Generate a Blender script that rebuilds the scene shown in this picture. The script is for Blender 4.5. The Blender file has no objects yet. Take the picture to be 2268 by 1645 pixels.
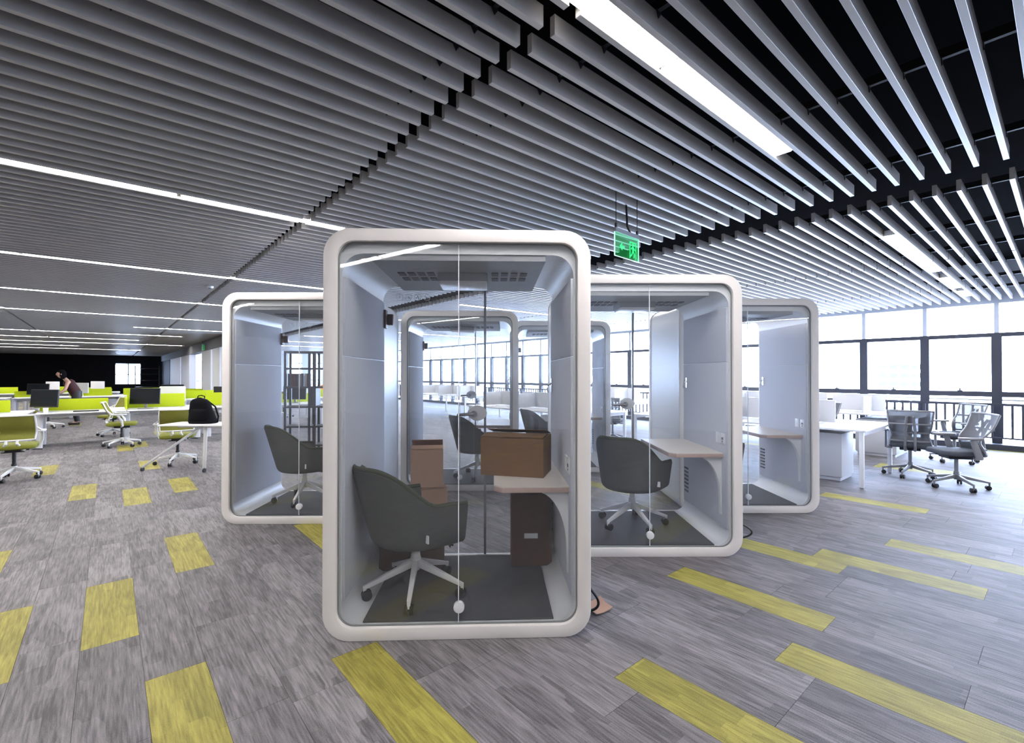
import bpy, bmesh, math, random
from mathutils import Vector, Matrix

# ------------------------------------------------------------------ camera, world, exposure
random.seed(7)
scene = bpy.context.scene
col = scene.collection
YAW = math.radians(40.4)          # the room grid is turned against the camera
CAM_H = 1.48
FPX = 1050.0
cam_d = bpy.data.cameras.new('camera')
cam = bpy.data.objects.new('camera', cam_d)
col.objects.link(cam)
cam_d.sensor_width = 36.0
cam_d.lens = FPX / 2268.0 * 36.0
cam_d.clip_start = 0.05
cam_d.clip_end = 400
cam.location = (0, 0, CAM_H)
cam.rotation_euler = (math.radians(90.4), 0, -YAW)
scene.camera = cam

world = bpy.data.worlds.new('world')
scene.world = world
world.use_nodes = True
bg = world.node_tree.nodes['Background']
bg.inputs['Color'].default_value = (0.56, 0.70, 1.0, 1)
bg.inputs['Strength'].default_value = 12.0
vs = scene.view_settings
vs.view_transform = 'Standard'
vs.look = 'None'
vs.exposure = 1.6
vs.gamma = 1.0
vs.use_curve_mapping = False
scene.cycles.use_denoising = True
scene.cycles.transparent_max_bounces = 40
scene.cycles.adaptive_threshold = 0.05
scene.cycles.max_bounces = 7
scene.cycles.diffuse_bounces = 3
scene.cycles.glossy_bounces = 3
scene.cycles.transmission_bounces = 6
scene.cycles.caustics_reflective = False
scene.cycles.caustics_refractive = False
scene.cycles.sample_clamp_indirect = 8.0
LAMP_E = 22.0

WALL_U = 13.6                     # window wall
CEIL = 2.98                       # underside of the slats
FWD = Vector((math.sin(YAW), math.cos(YAW)))
RGT = Vector((math.cos(YAW), -math.sin(YAW)))


def P(lat, d):
    """room position of a point d metres ahead of the lens and lat metres to its right"""
    v = FWD * d + RGT * lat
    return v.x, v.y


def portal(name, loc, rot, sx, sy):
    l = bpy.data.lights.new(name, 'AREA')
    l.shape = 'RECTANGLE'
    l.size = sx
    l.size_y = sy
    l.cycles.is_portal = True
    o = bpy.data.objects.new(name, l)
    col.objects.link(o)
    o.location = loc
    o.rotation_euler = rot
    return o


portal('daylight_portal', (WALL_U - 0.16, 13.0, 1.5), (0, math.radians(90), 0), 2.7, 39.0)

# ------------------------------------------------------------------ materials
MATS = {}


def mat(name, rgb, rough=0.5, metal=0.0, spec=0.5, noise=0.0, nscale=8.0, stretch=(1, 1, 1), bump=0.0,
        bscale=200.0, emit=None, estr=0.0, coat=0.0):
    m = bpy.data.materials.new(name)
    MATS[name] = m
    m.use_nodes = True
    nt = m.node_tree
    b = nt.nodes['Principled BSDF']
    b.inputs['Roughness'].default_value = rough
    b.inputs['Metallic'].default_value = metal
    b.inputs['Specular IOR Level'].default_value = spec
    b.inputs['Coat Weight'].default_value = coat
    c = (rgb[0], rgb[1], rgb[2], 1)
    b.inputs['Base Color'].default_value = c
    geo = nt.nodes.new('ShaderNodeTexCoord')
    if noise > 0:
        mp = nt.nodes.new('ShaderNodeMapping')
        mp.inputs['Scale'].default_value = stretch
        nz = nt.nodes.new('ShaderNodeTexNoise')
        nz.inputs['Scale'].default_value = nscale
        nz.inputs['Detail'].default_value = 4
        rp = nt.nodes.new('ShaderNodeMix')
        rp.data_type = 'RGBA'
        rp.inputs[6].default_value = tuple(max(0, x * (1 - noise)) for x in rgb) + (1,)
        rp.inputs[7].default_value = tuple(min(1, x * (1 + noise)) for x in rgb) + (1,)
        nt.links.new(geo.outputs['Object'], mp.inputs['Vector'])
        nt.links.new(mp.outputs['Vector'], nz.inputs['Vector'])
        nt.links.new(nz.outputs['Fac'], rp.inputs[0])
        nt.links.new(rp.outputs[2], b.inputs['Base Color'])
    if bump > 0:
        bz = nt.nodes.new('ShaderNodeTexNoise')
        bz.inputs['Scale'].default_value = bscale
        bn = nt.nodes.new('ShaderNodeBump')
        bn.inputs['Strength'].default_value = bump
        bn.inputs['Distance'].default_value = 0.002
        nt.links.new(geo.outputs['Object'], bz.inputs['Vector'])
        nt.links.new(bz.outputs['Fac'], bn.inputs['Height'])
        nt.links.new(bn.outputs['Normal'], b.inputs['Normal'])
    if emit:
        b.inputs['Emission Color'].default_value = emit + (1,)
        b.inputs['Emission Strength'].default_value = estr
    return m


def glass_mat(name, tint, base=0.04, haze=0.0):
    m = bpy.data.materials.new(name)
    MATS[name] = m
    m.use_nodes = True
    nt = m.node_tree
    nt.nodes.clear()
    out = nt.nodes.new('ShaderNodeOutputMaterial')
    tr = nt.nodes.new('ShaderNodeBsdfTransparent')
    tr.inputs['Color'].default_value = tint + (1,)
    gl = nt.nodes.new('ShaderNodeBsdfGlossy')
    gl.inputs['Roughness'].default_value = 0.0
    gl.inputs['Color'].default_value = (1, 1, 1, 1)
    lw = nt.nodes.new('ShaderNodeLayerWeight')
    lw.inputs['Blend'].default_value = 0.5
    pw = nt.nodes.new('ShaderNodeMath')
    pw.operation = 'POWER'
    pw.inputs[1].default_value = 5.0
    ma = nt.nodes.new('ShaderNodeMath')
    ma.operation = 'MULTIPLY_ADD'
    ma.inputs[1].default_value = 1 - base
    ma.inputs[2].default_value = base
    mx = nt.nodes.new('ShaderNodeMixShader')
    nt.links.new(lw.outputs['Facing'], pw.inputs[0])
    nt.links.new(pw.outputs[0], ma.inputs[0])
    nt.links.new(ma.outputs[0], mx.inputs[0])
    src = tr.outputs[0]
    if haze > 0:
        df = nt.nodes.new('ShaderNodeBsdfDiffuse')
        df.inputs['Color'].default_value = (0.9, 0.93, 0.97, 1)
        m2 = nt.nodes.new('ShaderNodeMixShader')
        m2.inputs[0].default_value = haze
        nt.links.new(tr.outputs[0], m2.inputs[1])
        nt.links.new(df.outputs[0], m2.inputs[2])
        src = m2.outputs[0]
    nt.links.new(src, mx.inputs[1])
    nt.links.new(gl.outputs[0], mx.inputs[2])
    nt.links.new(mx.outputs[0], out.inputs['Surface'])
    return m


def mesh_fabric(name, rgb, alpha):
    m = mat(name, rgb, 0.7, noise=0.15, nscale=60)
    nt = m.node_tree
    b = nt.nodes['Principled BSDF']
    b.inputs['Alpha'].default_value = alpha
    return m


def carpet(name, dark, light, seed, fac=1.0):
    m = bpy.data.materials.new(name)
    MATS[name] = m
    m.use_nodes = True
    nt = m.node_tree
    b = nt.nodes['Principled BSDF']
    b.inputs['Roughness'].default_value = 0.62
    b.inputs['Specular IOR Level'].default_value = 0.45
    geo = nt.nodes.new('ShaderNodeNewGeometry')

    def nz(scale, det, off):
        mp = nt.nodes.new('ShaderNodeMapping')
        mp.inputs['Scale'].default_value = scale
        mp.inputs['Location'].default_value = (off, off * 1.7, 0)
        n = nt.nodes.new('ShaderNodeTexNoise')
        n.inputs['Scale'].default_value = 1.0
        n.inputs['Detail'].default_value = det
        n.inputs['Roughness'].default_value = 0.6
        nt.links.new(geo.outputs['Position'], mp.inputs['Vector'])
        nt.links.new(mp.outputs['Vector'], n.inputs['Vector'])
        return n
    n1 = nz((95, 5.5, 1), 3, seed)
    n2 = nz((30, 3.0, 1), 2, seed + 9)
    n3 = nz((300, 220, 60), 2, seed + 3)
    mpv = nt.nodes.new('ShaderNodeMapping')
    mpv.inputs['Scale'].default_value = (9.0, 3.2, 0.01)
    mpv.inputs['Location'].default_value = (seed * 2.3, seed, 0)
    vo = nt.nodes.new('ShaderNodeTexVoronoi')
    vo.distance = 'CHEBYCHEV'
    vo.inputs['Scale'].default_value = 1.0
    nt.links.new(geo.outputs['Position'], mpv.inputs['Vector'])
    nt.links.new(mpv.outputs['Vector'], vo.inputs['Vector'])
    sep = nt.nodes.new('ShaderNodeSeparateColor')
    nt.links.new(vo.outputs['Color'], sep.inputs[0])
    mx = nt.nodes.new('ShaderNodeMath')
    mx.operation = 'MULTIPLY_ADD'
    mx.inputs[1].default_value = 0.62
    nt.links.new(n1.outputs['Fac'], mx.inputs[0])
    m2 = nt.nodes.new('ShaderNodeMath')
    m2.operation = 'MULTIPLY'
    m2.inputs[1].default_value = 0.38
    nt.links.new(n2.outputs['Fac'], m2.inputs[0])
    nt.links.new(m2.outputs[0], mx.inputs[2])
    m3 = nt.nodes.new('ShaderNodeMath')
    m3.operation = 'MULTIPLY_ADD'
    m3.inputs[1].default_value = 0.42
    nt.links.new(n3.outputs['Fac'], m3.inputs[0])
    m4 = nt.nodes.new('ShaderNodeMath')
    m4.operation = 'MULTIPLY_ADD'
    m4.inputs[1].default_value = 0.13
    m4.inputs[2].default_value = -0.275
    nt.links.new(sep.outputs[0], m4.inputs[0])
    nt.links.new(m4.outputs[0], m3.inputs[2])
    ad = nt.nodes.new('ShaderNodeMath')
    ad.operation = 'ADD'
    nt.links.new(mx.outputs[0], ad.inputs[0])
    nt.links.new(m3.outputs[0], ad.inputs[1])
    rp = nt.nodes.new('ShaderNodeValToRGB')
    rp.color_ramp.elements[0].position = 0.36
    rp.color_ramp.elements[0].color = dark + (1,)
    rp.color_ramp.elements[1].position = 0.66
    rp.color_ramp.elements[1].color = light + (1,)
    nt.links.new(ad.outputs[0], rp.inputs[0])
    nt.links.new(rp.outputs[0], b.inputs['Base Color'])
    bn = nt.nodes.new('ShaderNodeBump')
    bn.inputs['Strength'].default_value = 0.35
    bn.inputs['Distance'].default_value = 0.004
    nt.links.new(ad.outputs[0], bn.inputs['Height'])
    nt.links.new(bn.outputs['Normal'], b.inputs['Normal'])
    return m


mat('slat_grey', (0.43, 0.405, 0.375), 0.36, metal=0.0, spec=0.6, noise=0.06, nscale=3)
mat('void_black', (0.0025, 0.0022, 0.0025), 0.95, spec=0.02)
mat('rail_black', (0.012, 0.012, 0.013), 0.6)
mat('lamp_white', (0.9, 0.9, 0.9), 0.4, emit=(1.0, 0.97, 0.97), estr=LAMP_E)
mat('lamp_housing', (0.75, 0.75, 0.75), 0.35)
mat('pod_cream', (0.84, 0.80, 0.77), 0.38, noise=0.03, nscale=2)
mat('pod_white', (0.82, 0.83, 0.84), 0.35)
mat('pod_grey', (0.36, 0.38, 0.40), 0.55)
mat('gasket', (0.22, 0.23, 0.23), 0.6)
mat('felt', (0.64, 0.66, 0.73), 0.95, spec=0.15, noise=0.12, nscale=90, bump=0.4, bscale=300)
mat('pod_mat', (0.07, 0.072, 0.08), 0.8, noise=0.15, nscale=120, bump=0.3, bscale=400)
mat('vent_dark', (0.10, 0.105, 0.115), 0.7)
mat('desk_wood', (0.72, 0.66, 0.60), 0.45, noise=0.06, nscale=10, stretch=(1, 12, 1))
mat('desk_edge', (0.52, 0.38, 0.33), 0.5, noise=0.1, nscale=30)
mat('chair_grey', (0.085, 0.09, 0.088), 0.85, spec=0.25, noise=0.12, nscale=140, bump=0.25, bscale=500)
mat('chair_seat', (0.06, 0.065, 0.06), 0.85, spec=0.2, noise=0.1, nscale=140)
mat('piping_olive', (0.05, 0.06, 0.035), 0.7)
mat('base_white', (0.80, 0.79, 0.79), 0.3)
mat('caster_black', (0.012, 0.012, 0.013), 0.4)
mat('chrome', (0.75, 0.75, 0.76), 0.15, metal=1.0)
mat('steel_grey', (0.34, 0.34, 0.35), 0.3, metal=0.8)
mat('hinge_brown', (0.09, 0.025, 0.02), 0.4)
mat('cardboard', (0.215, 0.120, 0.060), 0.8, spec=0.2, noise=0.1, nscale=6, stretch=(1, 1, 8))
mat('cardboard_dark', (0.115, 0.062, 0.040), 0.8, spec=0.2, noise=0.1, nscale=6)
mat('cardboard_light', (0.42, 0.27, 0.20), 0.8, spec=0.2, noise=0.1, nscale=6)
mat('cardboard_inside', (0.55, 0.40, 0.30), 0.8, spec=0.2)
mat('paper_white', (0.82, 0.82, 0.80), 0.6)
mat('desk_white', (0.82, 0.82, 0.83), 0.35)
mat('cabinet_white', (0.66, 0.66, 0.68), 0.4)
mat('lime', (0.46, 0.56, 0.015), 0.75, spec=0.2, noise=0.06, nscale=40)
mat('orange', (0.75, 0.28, 0.02), 0.7)
mat('screen_black', (0.008, 0.010, 0.013), 0.25, spec=0.2)
mat('plastic_black', (0.018, 0.018, 0.02), 0.5)
mat('bag_black', (0.006, 0.006, 0.008), 0.85, spec=0.1, noise=0.2, nscale=30)
mat('plastic_grey', (0.25, 0.25, 0.27), 0.45)
mesh_fabric('mesh_grey', (0.13, 0.135, 0.15), 0.80)
mesh_fabric('mesh_olive', (0.20, 0.20, 0.020), 0.93)
mat('seat_grey', (0.075, 0.085, 0.105), 0.8, noise=0.1, nscale=60)
mat('seat_olive', (0.20, 0.21, 0.02), 0.8, noise=0.1, nscale=60)
mat('frame_grey', (0.27, 0.275, 0.29), 0.4)
mat('frame_white', (0.78, 0.78, 0.76), 0.4)
mat('mullion', (0.055, 0.058, 0.075), 0.5, spec=0.3)
mat('mullion_light', (0.55, 0.58, 0.64), 0.4)
mat('wall_white', (0.72, 0.72, 0.72), 0.6, noise=0.03, nscale=2)
mat('wall_dark', (0.010, 0.010, 0.012), 0.7, spec=0.2)
mat('wall_grey', (0.16, 0.16, 0.165), 0.7)
mat('wall_light', (0.62, 0.61, 0.60), 0.7)  # unseen side and back walls, lightened to bounce more light onto the pods
mat('shelf_black', (0.02, 0.02, 0.022), 0.45)
mat('exit_green', (0.02, 0.5, 0.1), 0.4, emit=(0.0, 1.0, 0.16), estr=0.45)
mat('exit_edge', (0.5, 0.9, 0.7), 0.3, emit=(0.45, 1.0, 0.7), estr=0.35)
mat('cable_black', (0.01, 0.01, 0.01), 0.5)
mat('skin', (0.55, 0.33, 0.24), 0.6)
mat('top_maroon', (0.05, 0.012, 0.014), 0.8)
mat('hair_black', (0.006, 0.005, 0.005), 0.9, spec=0.05)
mat('sticker_white', (0.85, 0.87, 0.9), 0.5)
mat('building_pale', (0.62, 0.64, 0.68), 0.7)
mat('building_glass', (0.047, 0.045, 0.042), 0.6, spec=0.05)
glass_mat('glass', (0.982, 0.988, 0.99), 0.045, haze=0.012)
glass_mat('window_glass', (0.98, 0.985, 0.99), 0.04)
def edge_lit(name):
    m = glass_mat(name, (0.55, 0.85, 0.65), 0.05)
    nt = m.node_tree
    mx = [n for n in nt.nodes if n.type == 'MIX_SHADER'][0]
    tr_ = [n for n in nt.nodes if n.type == 'BSDF_TRANSPARENT'][0]
    em = nt.nodes.new('ShaderNodeEmission')
    em.inputs['Color'].default_value = (0.04, 0.5, 0.14, 1)
    em.inputs['Strength'].default_value = 0.055
    ad = nt.nodes.new('ShaderNodeAddShader')
    nt.links.new(tr_.outputs[0], ad.inputs[0])
    nt.links.new(em.outputs[0], ad.inputs[1])
    nt.links.new(ad.outputs[0], mx.inputs[1])
    return m


edge_lit('acrylic')
GREYS = []
for i, k in enumerate((0.80, 0.92, 1.0, 1.08, 1.18)):
    GREYS.append(carpet('carpet_grey_%d' % i, tuple(x * k for x in (0.079, 0.072, 0.074)),
                        tuple(x * k for x in (0.258, 0.236, 0.245)), 3.1 * i))
YEL = carpet('carpet_yellow', (0.20, 0.175, 0.028), (0.43, 0.375, 0.075), 21.0)


# ------------------------------------------------------------------ mesh helpers
def rr(x0, x1, z0, z1, r, n=7, corners=(1, 1, 1, 1)):
    """rounded rectangle, counter-clockwise from the lower right corner"""
    pts = []
    for (cx, cz, a0, k) in ((x1, z0, -90, 0), (x1, z1, 0, 1), (x0, z1, 90, 2), (x0, z0, 180, 3)):
        q = r * corners[k] + 1e-5
        sx = cx - q if cx == x1 else cx + q
        sz = cz + q if cz == z0 else cz - q
        for i in range(n + 1):
            a = math.radians(a0 + 90.0 * i / n)
            pts.append((sx + q * math.cos(a), sz + q * math.sin(a)))
    return pts


class MB:
    def __init__(self):
        self.v = []
        self.f = []
        self.mi = []

    def add(self, vs_, fs, mi=0):
        o = len(self.v)
        self.v += [tuple(p) for p in vs_]
        for f in fs:
            self.f.append([o + i for i in f])
            self.mi.append(mi)
        return self

    def box(self, x0, x1, y0, y1, z0, z1, mi=0, M=None):
        p = [(x, y, z) for z in (z0, z1) for y in (y0, y1) for x in (x0, x1)]
        if M is not None:
            p = [M @ Vector(q) for q in p]
        return self.add(p, [(0, 2, 3, 1), (4, 5, 7, 6), (0, 1, 5, 4), (2, 6, 7, 3), (0, 4, 6, 2), (1, 3, 7, 5)], mi)

    def prism(self, poly, axis, a, b, mi=0, M=None):
        n = len(poly)
        if axis == 'y':
            P3 = lambda q, t: (q[0], t, q[1])
        elif axis == 'z':
            P3 = lambda q, t: (q[0], q[1], t)
        else:
            P3 = lambda q, t: (t, q[0], q[1])
        p = [P3(q, a) for q in poly] + [P3(q, b) for q in poly]
        if M is not None:
            p = [M @ Vector(q) for q in p]
        fs = [tuple(range(n)), tuple(range(2 * n - 1, n - 1, -1))]
        for i in range(n):
            j = (i + 1) % n
            fs.append((i, n + i, n + j, j))
        return self.add(p, fs, mi)

    def ring(self, outer, inner, y0, y1, mi=0):
        n = len(outer)
        p = [(x, y0, z) for x, z in outer] + [(x, y0, z) for x, z in inner] + \
            [(x, y1, z) for x, z in outer] + [(x, y1, z) for x, z in inner]
        fs = []
        for i in range(n):
            j = (i + 1) % n
            fs += [(i, j, n + j, n + i), (2 * n + i, 3 * n + i, 3 * n + j, 2 * n + j),
                   (i, 2 * n + i, 2 * n + j, j), (n + i, n + j, 3 * n + j, 3 * n + i)]
        return self.add(p, fs, mi)

    def tube(self, pts, r, n=8, mi=0, closed=False):
        pts = [Vector(p) for p in pts]
        m = len(pts)
        rs = r if isinstance(r, (list, tuple)) else [r] * m
        vs_ = []
        prev = None
        for i in range(m):
            if closed:
                d = pts[(i + 1) % m] - pts[i - 1]
            else:
                d = pts[min(i + 1, m - 1)] - pts[max(i - 1, 0)]
            d.normalize()
            if prev is None:
                a = Vector((0, 0, 1)) if abs(d.z) < 0.9 else Vector((1, 0, 0))
                u = d.cross(a).normalized()
            else:
                u = (prev - d * prev.dot(d)).normalized()
            prev = u
            w = d.cross(u)
            for k in range(n):
                t = 2 * math.pi * k / n
                vs_.append(pts[i] + (u * math.cos(t) + w * math.sin(t)) * rs[i])
        fs = []
        for i in range(m if closed else m - 1):
            j = (i + 1) % m
            for k in range(n):
                l = (k + 1) % n
                fs.append((i * n + k, i * n + l, j * n + l, j * n + k))
        if not closed:
            fs.append(tuple(range(n - 1, -1, -1)))
            fs.append(tuple((m - 1) * n + k for k in range(n)))
        return self.add(vs_, fs, mi)

    def cyl(self, p0, p1, r0, r1=None, n=14, mi=0):
        return self.tube([p0, p1], [r0, r0 if r1 is None else r1], n, mi)

    def beam(self, p0, p1, w0, h0, w1, h1, mi=0):
        """tapering bar with a rectangular section"""
        p0, p1 = Vector(p0), Vector(p1)
        d = (p1 - p0).normalized()
        s = d.cross(Vector((0, 0, 1)))
        s = s.normalized() if s.length > 1e-4 else Vector((1, 0, 0))
        t = s.cross(d)
        vs_ = []
        for (p, w, h) in ((p0, w0, h0), (p1, w1, h1)):
            for (a, b) in ((-1, -1), (1, -1), (1, 1), (-1, 1)):
                vs_.append(p + s * (a * w / 2) + t * (b * h / 2))
        return self.add(vs_, [(3, 2, 1, 0), (4, 5, 6, 7), (0, 1, 5, 4), (1, 2, 6, 5), (2, 3, 7, 6), (3, 0, 4, 7)], mi)

    def sheet(self, fn, nu, nv, mi=0):
        vs_ = [fn(i / nu, j / nv) for i in range(nu + 1) for j in range(nv + 1)]
        fs = [(i * (nv + 1) + j, (i + 1) * (nv + 1) + j, (i + 1) * (nv + 1) + j + 1, i * (nv + 1) + j + 1)
              for i in range(nu) for j in range(nv)]
        return self.add(vs_, fs, mi)

    def slab(self, fn, nu, nv, th, mi=0):
        """a sheet with thickness along its own normals"""
        e = 1e-3
        n = (nu + 1) * (nv + 1)
        top, bot = [], []
        for i in range(nu + 1):
            for j in range(nv + 1):
                u, v = i / nu, j / nv
                p = Vector(fn(u, v))
                du = Vector(fn(min(u + e, 1), v)) - Vector(fn(max(u - e, 0), v))
                dv = Vector(fn(u, min(v + e, 1))) - Vector(fn(u, max(v - e, 0)))
                nn = du.cross(dv)
                nn = nn.normalized() if nn.length > 1e-12 else Vector((0, 0, 1))
                top.append(p + nn * th / 2)
                bot.append(p - nn * th / 2)
        fs = []
        R = nv + 1
        for i in range(nu):
            for j in range(nv):
                a, b, c, d = i * R + j, (i + 1) * R + j, (i + 1) * R + j + 1, i * R + j + 1
                fs.append((a, b, c, d))
                fs.append((n + d, n + c, n + b, n + a))
        for i in range(nu):
            fs.append((n + i * R, n + (i + 1) * R, (i + 1) * R, i * R))
            fs.append((i * R + nv, (i + 1) * R + nv, n + (i + 1) * R + nv, n + i * R + nv))
        for j in range(nv):
            fs.append((j, j + 1, n + j + 1, n + j))
            fs.append((n + nu * R + j, n + nu * R + j + 1, nu * R + j + 1, nu * R + j))
        return self.add(top + bot, fs, mi)

    def mesh(self, name, mats, bevel=0.0, smooth=True, segs=2):
        me = bpy.data.meshes.new(name)
        me.from_pydata(self.v, [], self.f)
        if not isinstance(mats, (list, tuple)):
            mats = [mats]
        for m in mats:
            me.materials.append(MATS[m] if isinstance(m, str) else m)
        if len(mats) > 1:
            me.polygons.foreach_set('material_index', self.mi)
        if bevel > 0:
            bm = bmesh.new()
            bm.from_mesh(me)
            bmesh.ops.recalc_face_normals(bm, faces=bm.faces)
            es = [e for e in bm.edges if len(e.link_faces) == 2 and e.calc_face_angle(0) > 0.6]
            bmesh.ops.bevel(bm, geom=es, offset=bevel, segments=segs, affect='EDGES', profile=0.5, clamp_overlap=True)
            bm.to_mesh(me)
            bm.free()
        else:
            bm = bmesh.new()
            bm.from_mesh(me)
            bmesh.ops.recalc_face_normals(bm, faces=bm.faces)
            bm.to_mesh(me)
            bm.free()
        if smooth:
            me.shade_smooth()
            me.set_sharp_from_angle(angle=math.radians(38))
        me.update()
        return me

    def build(self, name, mats, parent=None, bevel=0.0, smooth=True, segs=2):
        return link(name, self.mesh(name, mats, bevel, smooth, segs), parent)


def link(name, me, parent=None):
    o = bpy.data.objects.new(name, me)
    col.objects.link(o)
    if parent is not None:
        o.parent = parent
    return o


def tag(o, label=None, cat=None, group=None, kind=None):
    if label:
        o['label'] = label
    if cat:
        o['category'] = cat
    if group:
        o['group'] = group
    if kind:
        o['kind'] = kind
    return o


def empty(name, loc=(0, 0, 0), rz=0.0, label=None, cat=None, group=None):
    o = bpy.data.objects.new(name, None)
    o.empty_display_size = 0.1
    col.objects.link(o)
    o.location = loc
    o.rotation_euler = (0, 0, rz)
    return tag(o, label, cat, group)


CHILDREN = {}


def copy_tree(o, parent=None):
    c = o.copy()
    col.objects.link(c)
    c.parent = parent
    for ch in list(o.children):
        copy_tree(ch, c)
    return c


def place(proto, used, loc, rz, label, group=None):
    o = proto if not used else copy_tree(proto)
    o.location = loc
    o.rotation_euler = (0, 0, rz)
    tag(o, label, None, group)
    return o


def proj(x, y, z):
    d = x * FWD.x + y * FWD.y
    l = x * RGT.x + y * RGT.y
    if d < 0.15:
        return None
    return 1134 + FPX * l / d, 830 - FPX * (z - CAM_H) / d, d


# ------------------------------------------------------------------ floor
U0, U1, V0, V1 = -14.0, WALL_U, -7.0, 48.0
floor = MB().box(U0 - 0.2, U1 + 0.3, V0 - 0.2, V1 + 0.2, -0.2, -0.006).build('floor', 'carpet_grey_1', smooth=False)
tag(floor, 'grey streaked carpet plank floor with scattered yellow planks', 'floor', kind='structure')
PU = 0.25
YELLOW = [(0.28, 1.9), (0.02, 3.44), (-0.48, 3.32), (-0.76, 4.80), (0.50, 4.33), (0.20, 6.72), (-0.30, 7.60), (0.88, 7.28),
          (-0.62, 9.85), (0.42, 9.75), (1.04, 1.5), (1.40, 3.95), (2.06, 0.45), (2.88, 0.0), (3.33, 0.93),
          (4.28, 1.12), (4.53, 0.37), (5.28, 0.05), (6.80, 1.0), (5.10, 3.5), (8.0, 3.6), (3.2, 7.0), (4.9, 5.9)]
ycol = {}
ykeys = set()
for (u, v) in YELLOW:
    k = math.floor((u - 0.015) / PU + 0.5)
    ycol.setdefault(k, v % 1.0)
    ykeys.add((k, round(v - ycol[k])))
rnd = random.Random(11)
planks = []
for k in range(math.floor(U0 / PU), math.ceil(U1 / PU)):
    ph = ycol.get(k, rnd.choice((0.0, 0.25, 0.5, 0.75)) + 0.06)
    for j in range(int(V0) - 1, int(V1) + 1):
        uc = k * PU + 0.015
        v0, v1 = max(j + ph, V0), min(j + ph + 1.0, V1)
        if v1 - v0 < 0.05 or uc < U0 or uc > U1:
            continue
        near = -3 < uc < 9 and -2 < v0 < 11
        y = (k, j) in ykeys if near else (rnd.random() < 0.045)
        tone = 5 if y else rnd.choice((0, 1, 1, 2, 2, 3, 3, 4))
        full = v1 - v0 > 0.999
        area = 0.0
        q = proj(uc, v0 + 0.5, 0)
        if q and -250 < q[0] < 2500 and q[1] < 1900:
            area = 1.0 / q[2] ** 3
        if y:
            area *= 4
        planks.append((area if full else 0, uc, v0, v1, tone))
planks.sort(reverse=True)
pm = [MB().box(-PU / 2 + 0.0008, PU / 2 - 0.0008, 0.0008, 0.9992, -0.006, 0.0).mesh('carpet_plank', m, smooth=False)
      for m in GREYS + [YEL]]
rest = MB()
for i, (a, uc, v0, v1, tone) in enumerate(planks):
    if i < 300:
        o = link('carpet_plank', pm[tone], floor)
        o.location = (uc, v0, 0)
    else:
        rest.box(uc - PU / 2 + 0.0008, uc + PU / 2 - 0.0008, v0 + 0.0008, v1 - 0.0008, -0.006, 0.0, mi=tone)
o = rest.build('carpet_plank_field', GREYS + [YEL], floor, smooth=False)
o['kind'] = 'stuff'

# ------------------------------------------------------------------ ceiling: dark slab, hanging rails and slats
ceiling = MB().box(U0 - 0.2, U1 + 0.3, V0 - 0.2, V1 + 0.2, 3.75, 3.9).build('ceiling', 'void_black', smooth=False)
tag(ceiling, 'open slat ceiling of grey metal baffles under a black void', 'ceiling', kind='structure')
SP, SH, ST = 0.15, 0.092, 0.030
PIECES = [(-13.9, -11.78), (-11.72, -8.48), (-8.42, -5.18), (-5.12, -1.86), (-1.80, 1.42), (1.49, 4.76), (5.27, 8.28),
          (8.33, 11.30), (11.35, 13.52)]
LROWS = [1.25 + 3.57 * n for n in range(-2, 13)]
SV0 = 1.25 - SP / 2 - 60 * SP


def snap(v):
    return SV0 + (round((v - SV0) / SP - 0.5) + 0.5) * SP


slats = []
k = 0
while True:
    v = SV0 + k * SP
    k += 1
    if v > V1 - 0.1:
        break
    if v < V0 + 0.1:
        continue
    for pi, (a, b) in enumerate(PIECES):
        if v > 32 and a > 3:
            continue
        ar = 0
        for t in (0.1, 0.35, 0.6, 0.85):
            q = proj(a + (b - a) * t, v, CEIL)
            if q and -60 < q[0] < 2330 and -60 < q[1] < 830:
                ar += 1.0 / q[2] ** 2
        slats.append((ar, v, pi))
slats.sort(reverse=True)
sm = [MB().box(0, b - a, -ST / 2, ST / 2, 0, SH).mesh('ceiling_slat', 'slat_grey', bevel=0.0015, smooth=False, segs=1)
      for (a, b) in PIECES]
rest = MB()
for i, (ar, v, pi) in enumerate(slats):
    a, b = PIECES[pi]
    if i < 300:
        o = link('ceiling_slat', sm[pi], ceiling)
        o.location = (a, v, CEIL)
    else:
        rest.box(a, b, v - ST / 2, v + ST / 2, CEIL, CEIL + SH)
o = rest.build('ceiling_slat_field', 'slat_grey', ceiling, smooth=False)
o['kind'] = 'stuff'
RAILS = [-10.1, -6.8, -5.3, -3.5, -1.98, -1.3, 0.0, 1.27, 1.83, 3.20, 4.49, 5.60, 6.95, 8.15, 9.5, 10.9, 12.3]
for ru in RAILS:
    b = MB().box(ru - 0.012, ru + 0.012, V0, 32 if ru > 3 else V1, CEIL + SH + 0.002, CEIL + SH + 0.05)
    kk = 0
    while True:
        v = SV0 + kk * SP
        kk += 1
        if v > 14:
            break
        if v < V0 + 0.2:
            continue
        z = CEIL + SH
        b.prism([(ru - 0.022, z + 0.004), (ru + 0.022, z + 0.004), (ru, z - 0.030)], 'y', v - ST / 2 - 0.004, v + ST / 2 + 0.004)
    b.build('carrier_rail', 'rail_black', ceiling, smooth=False)

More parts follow.
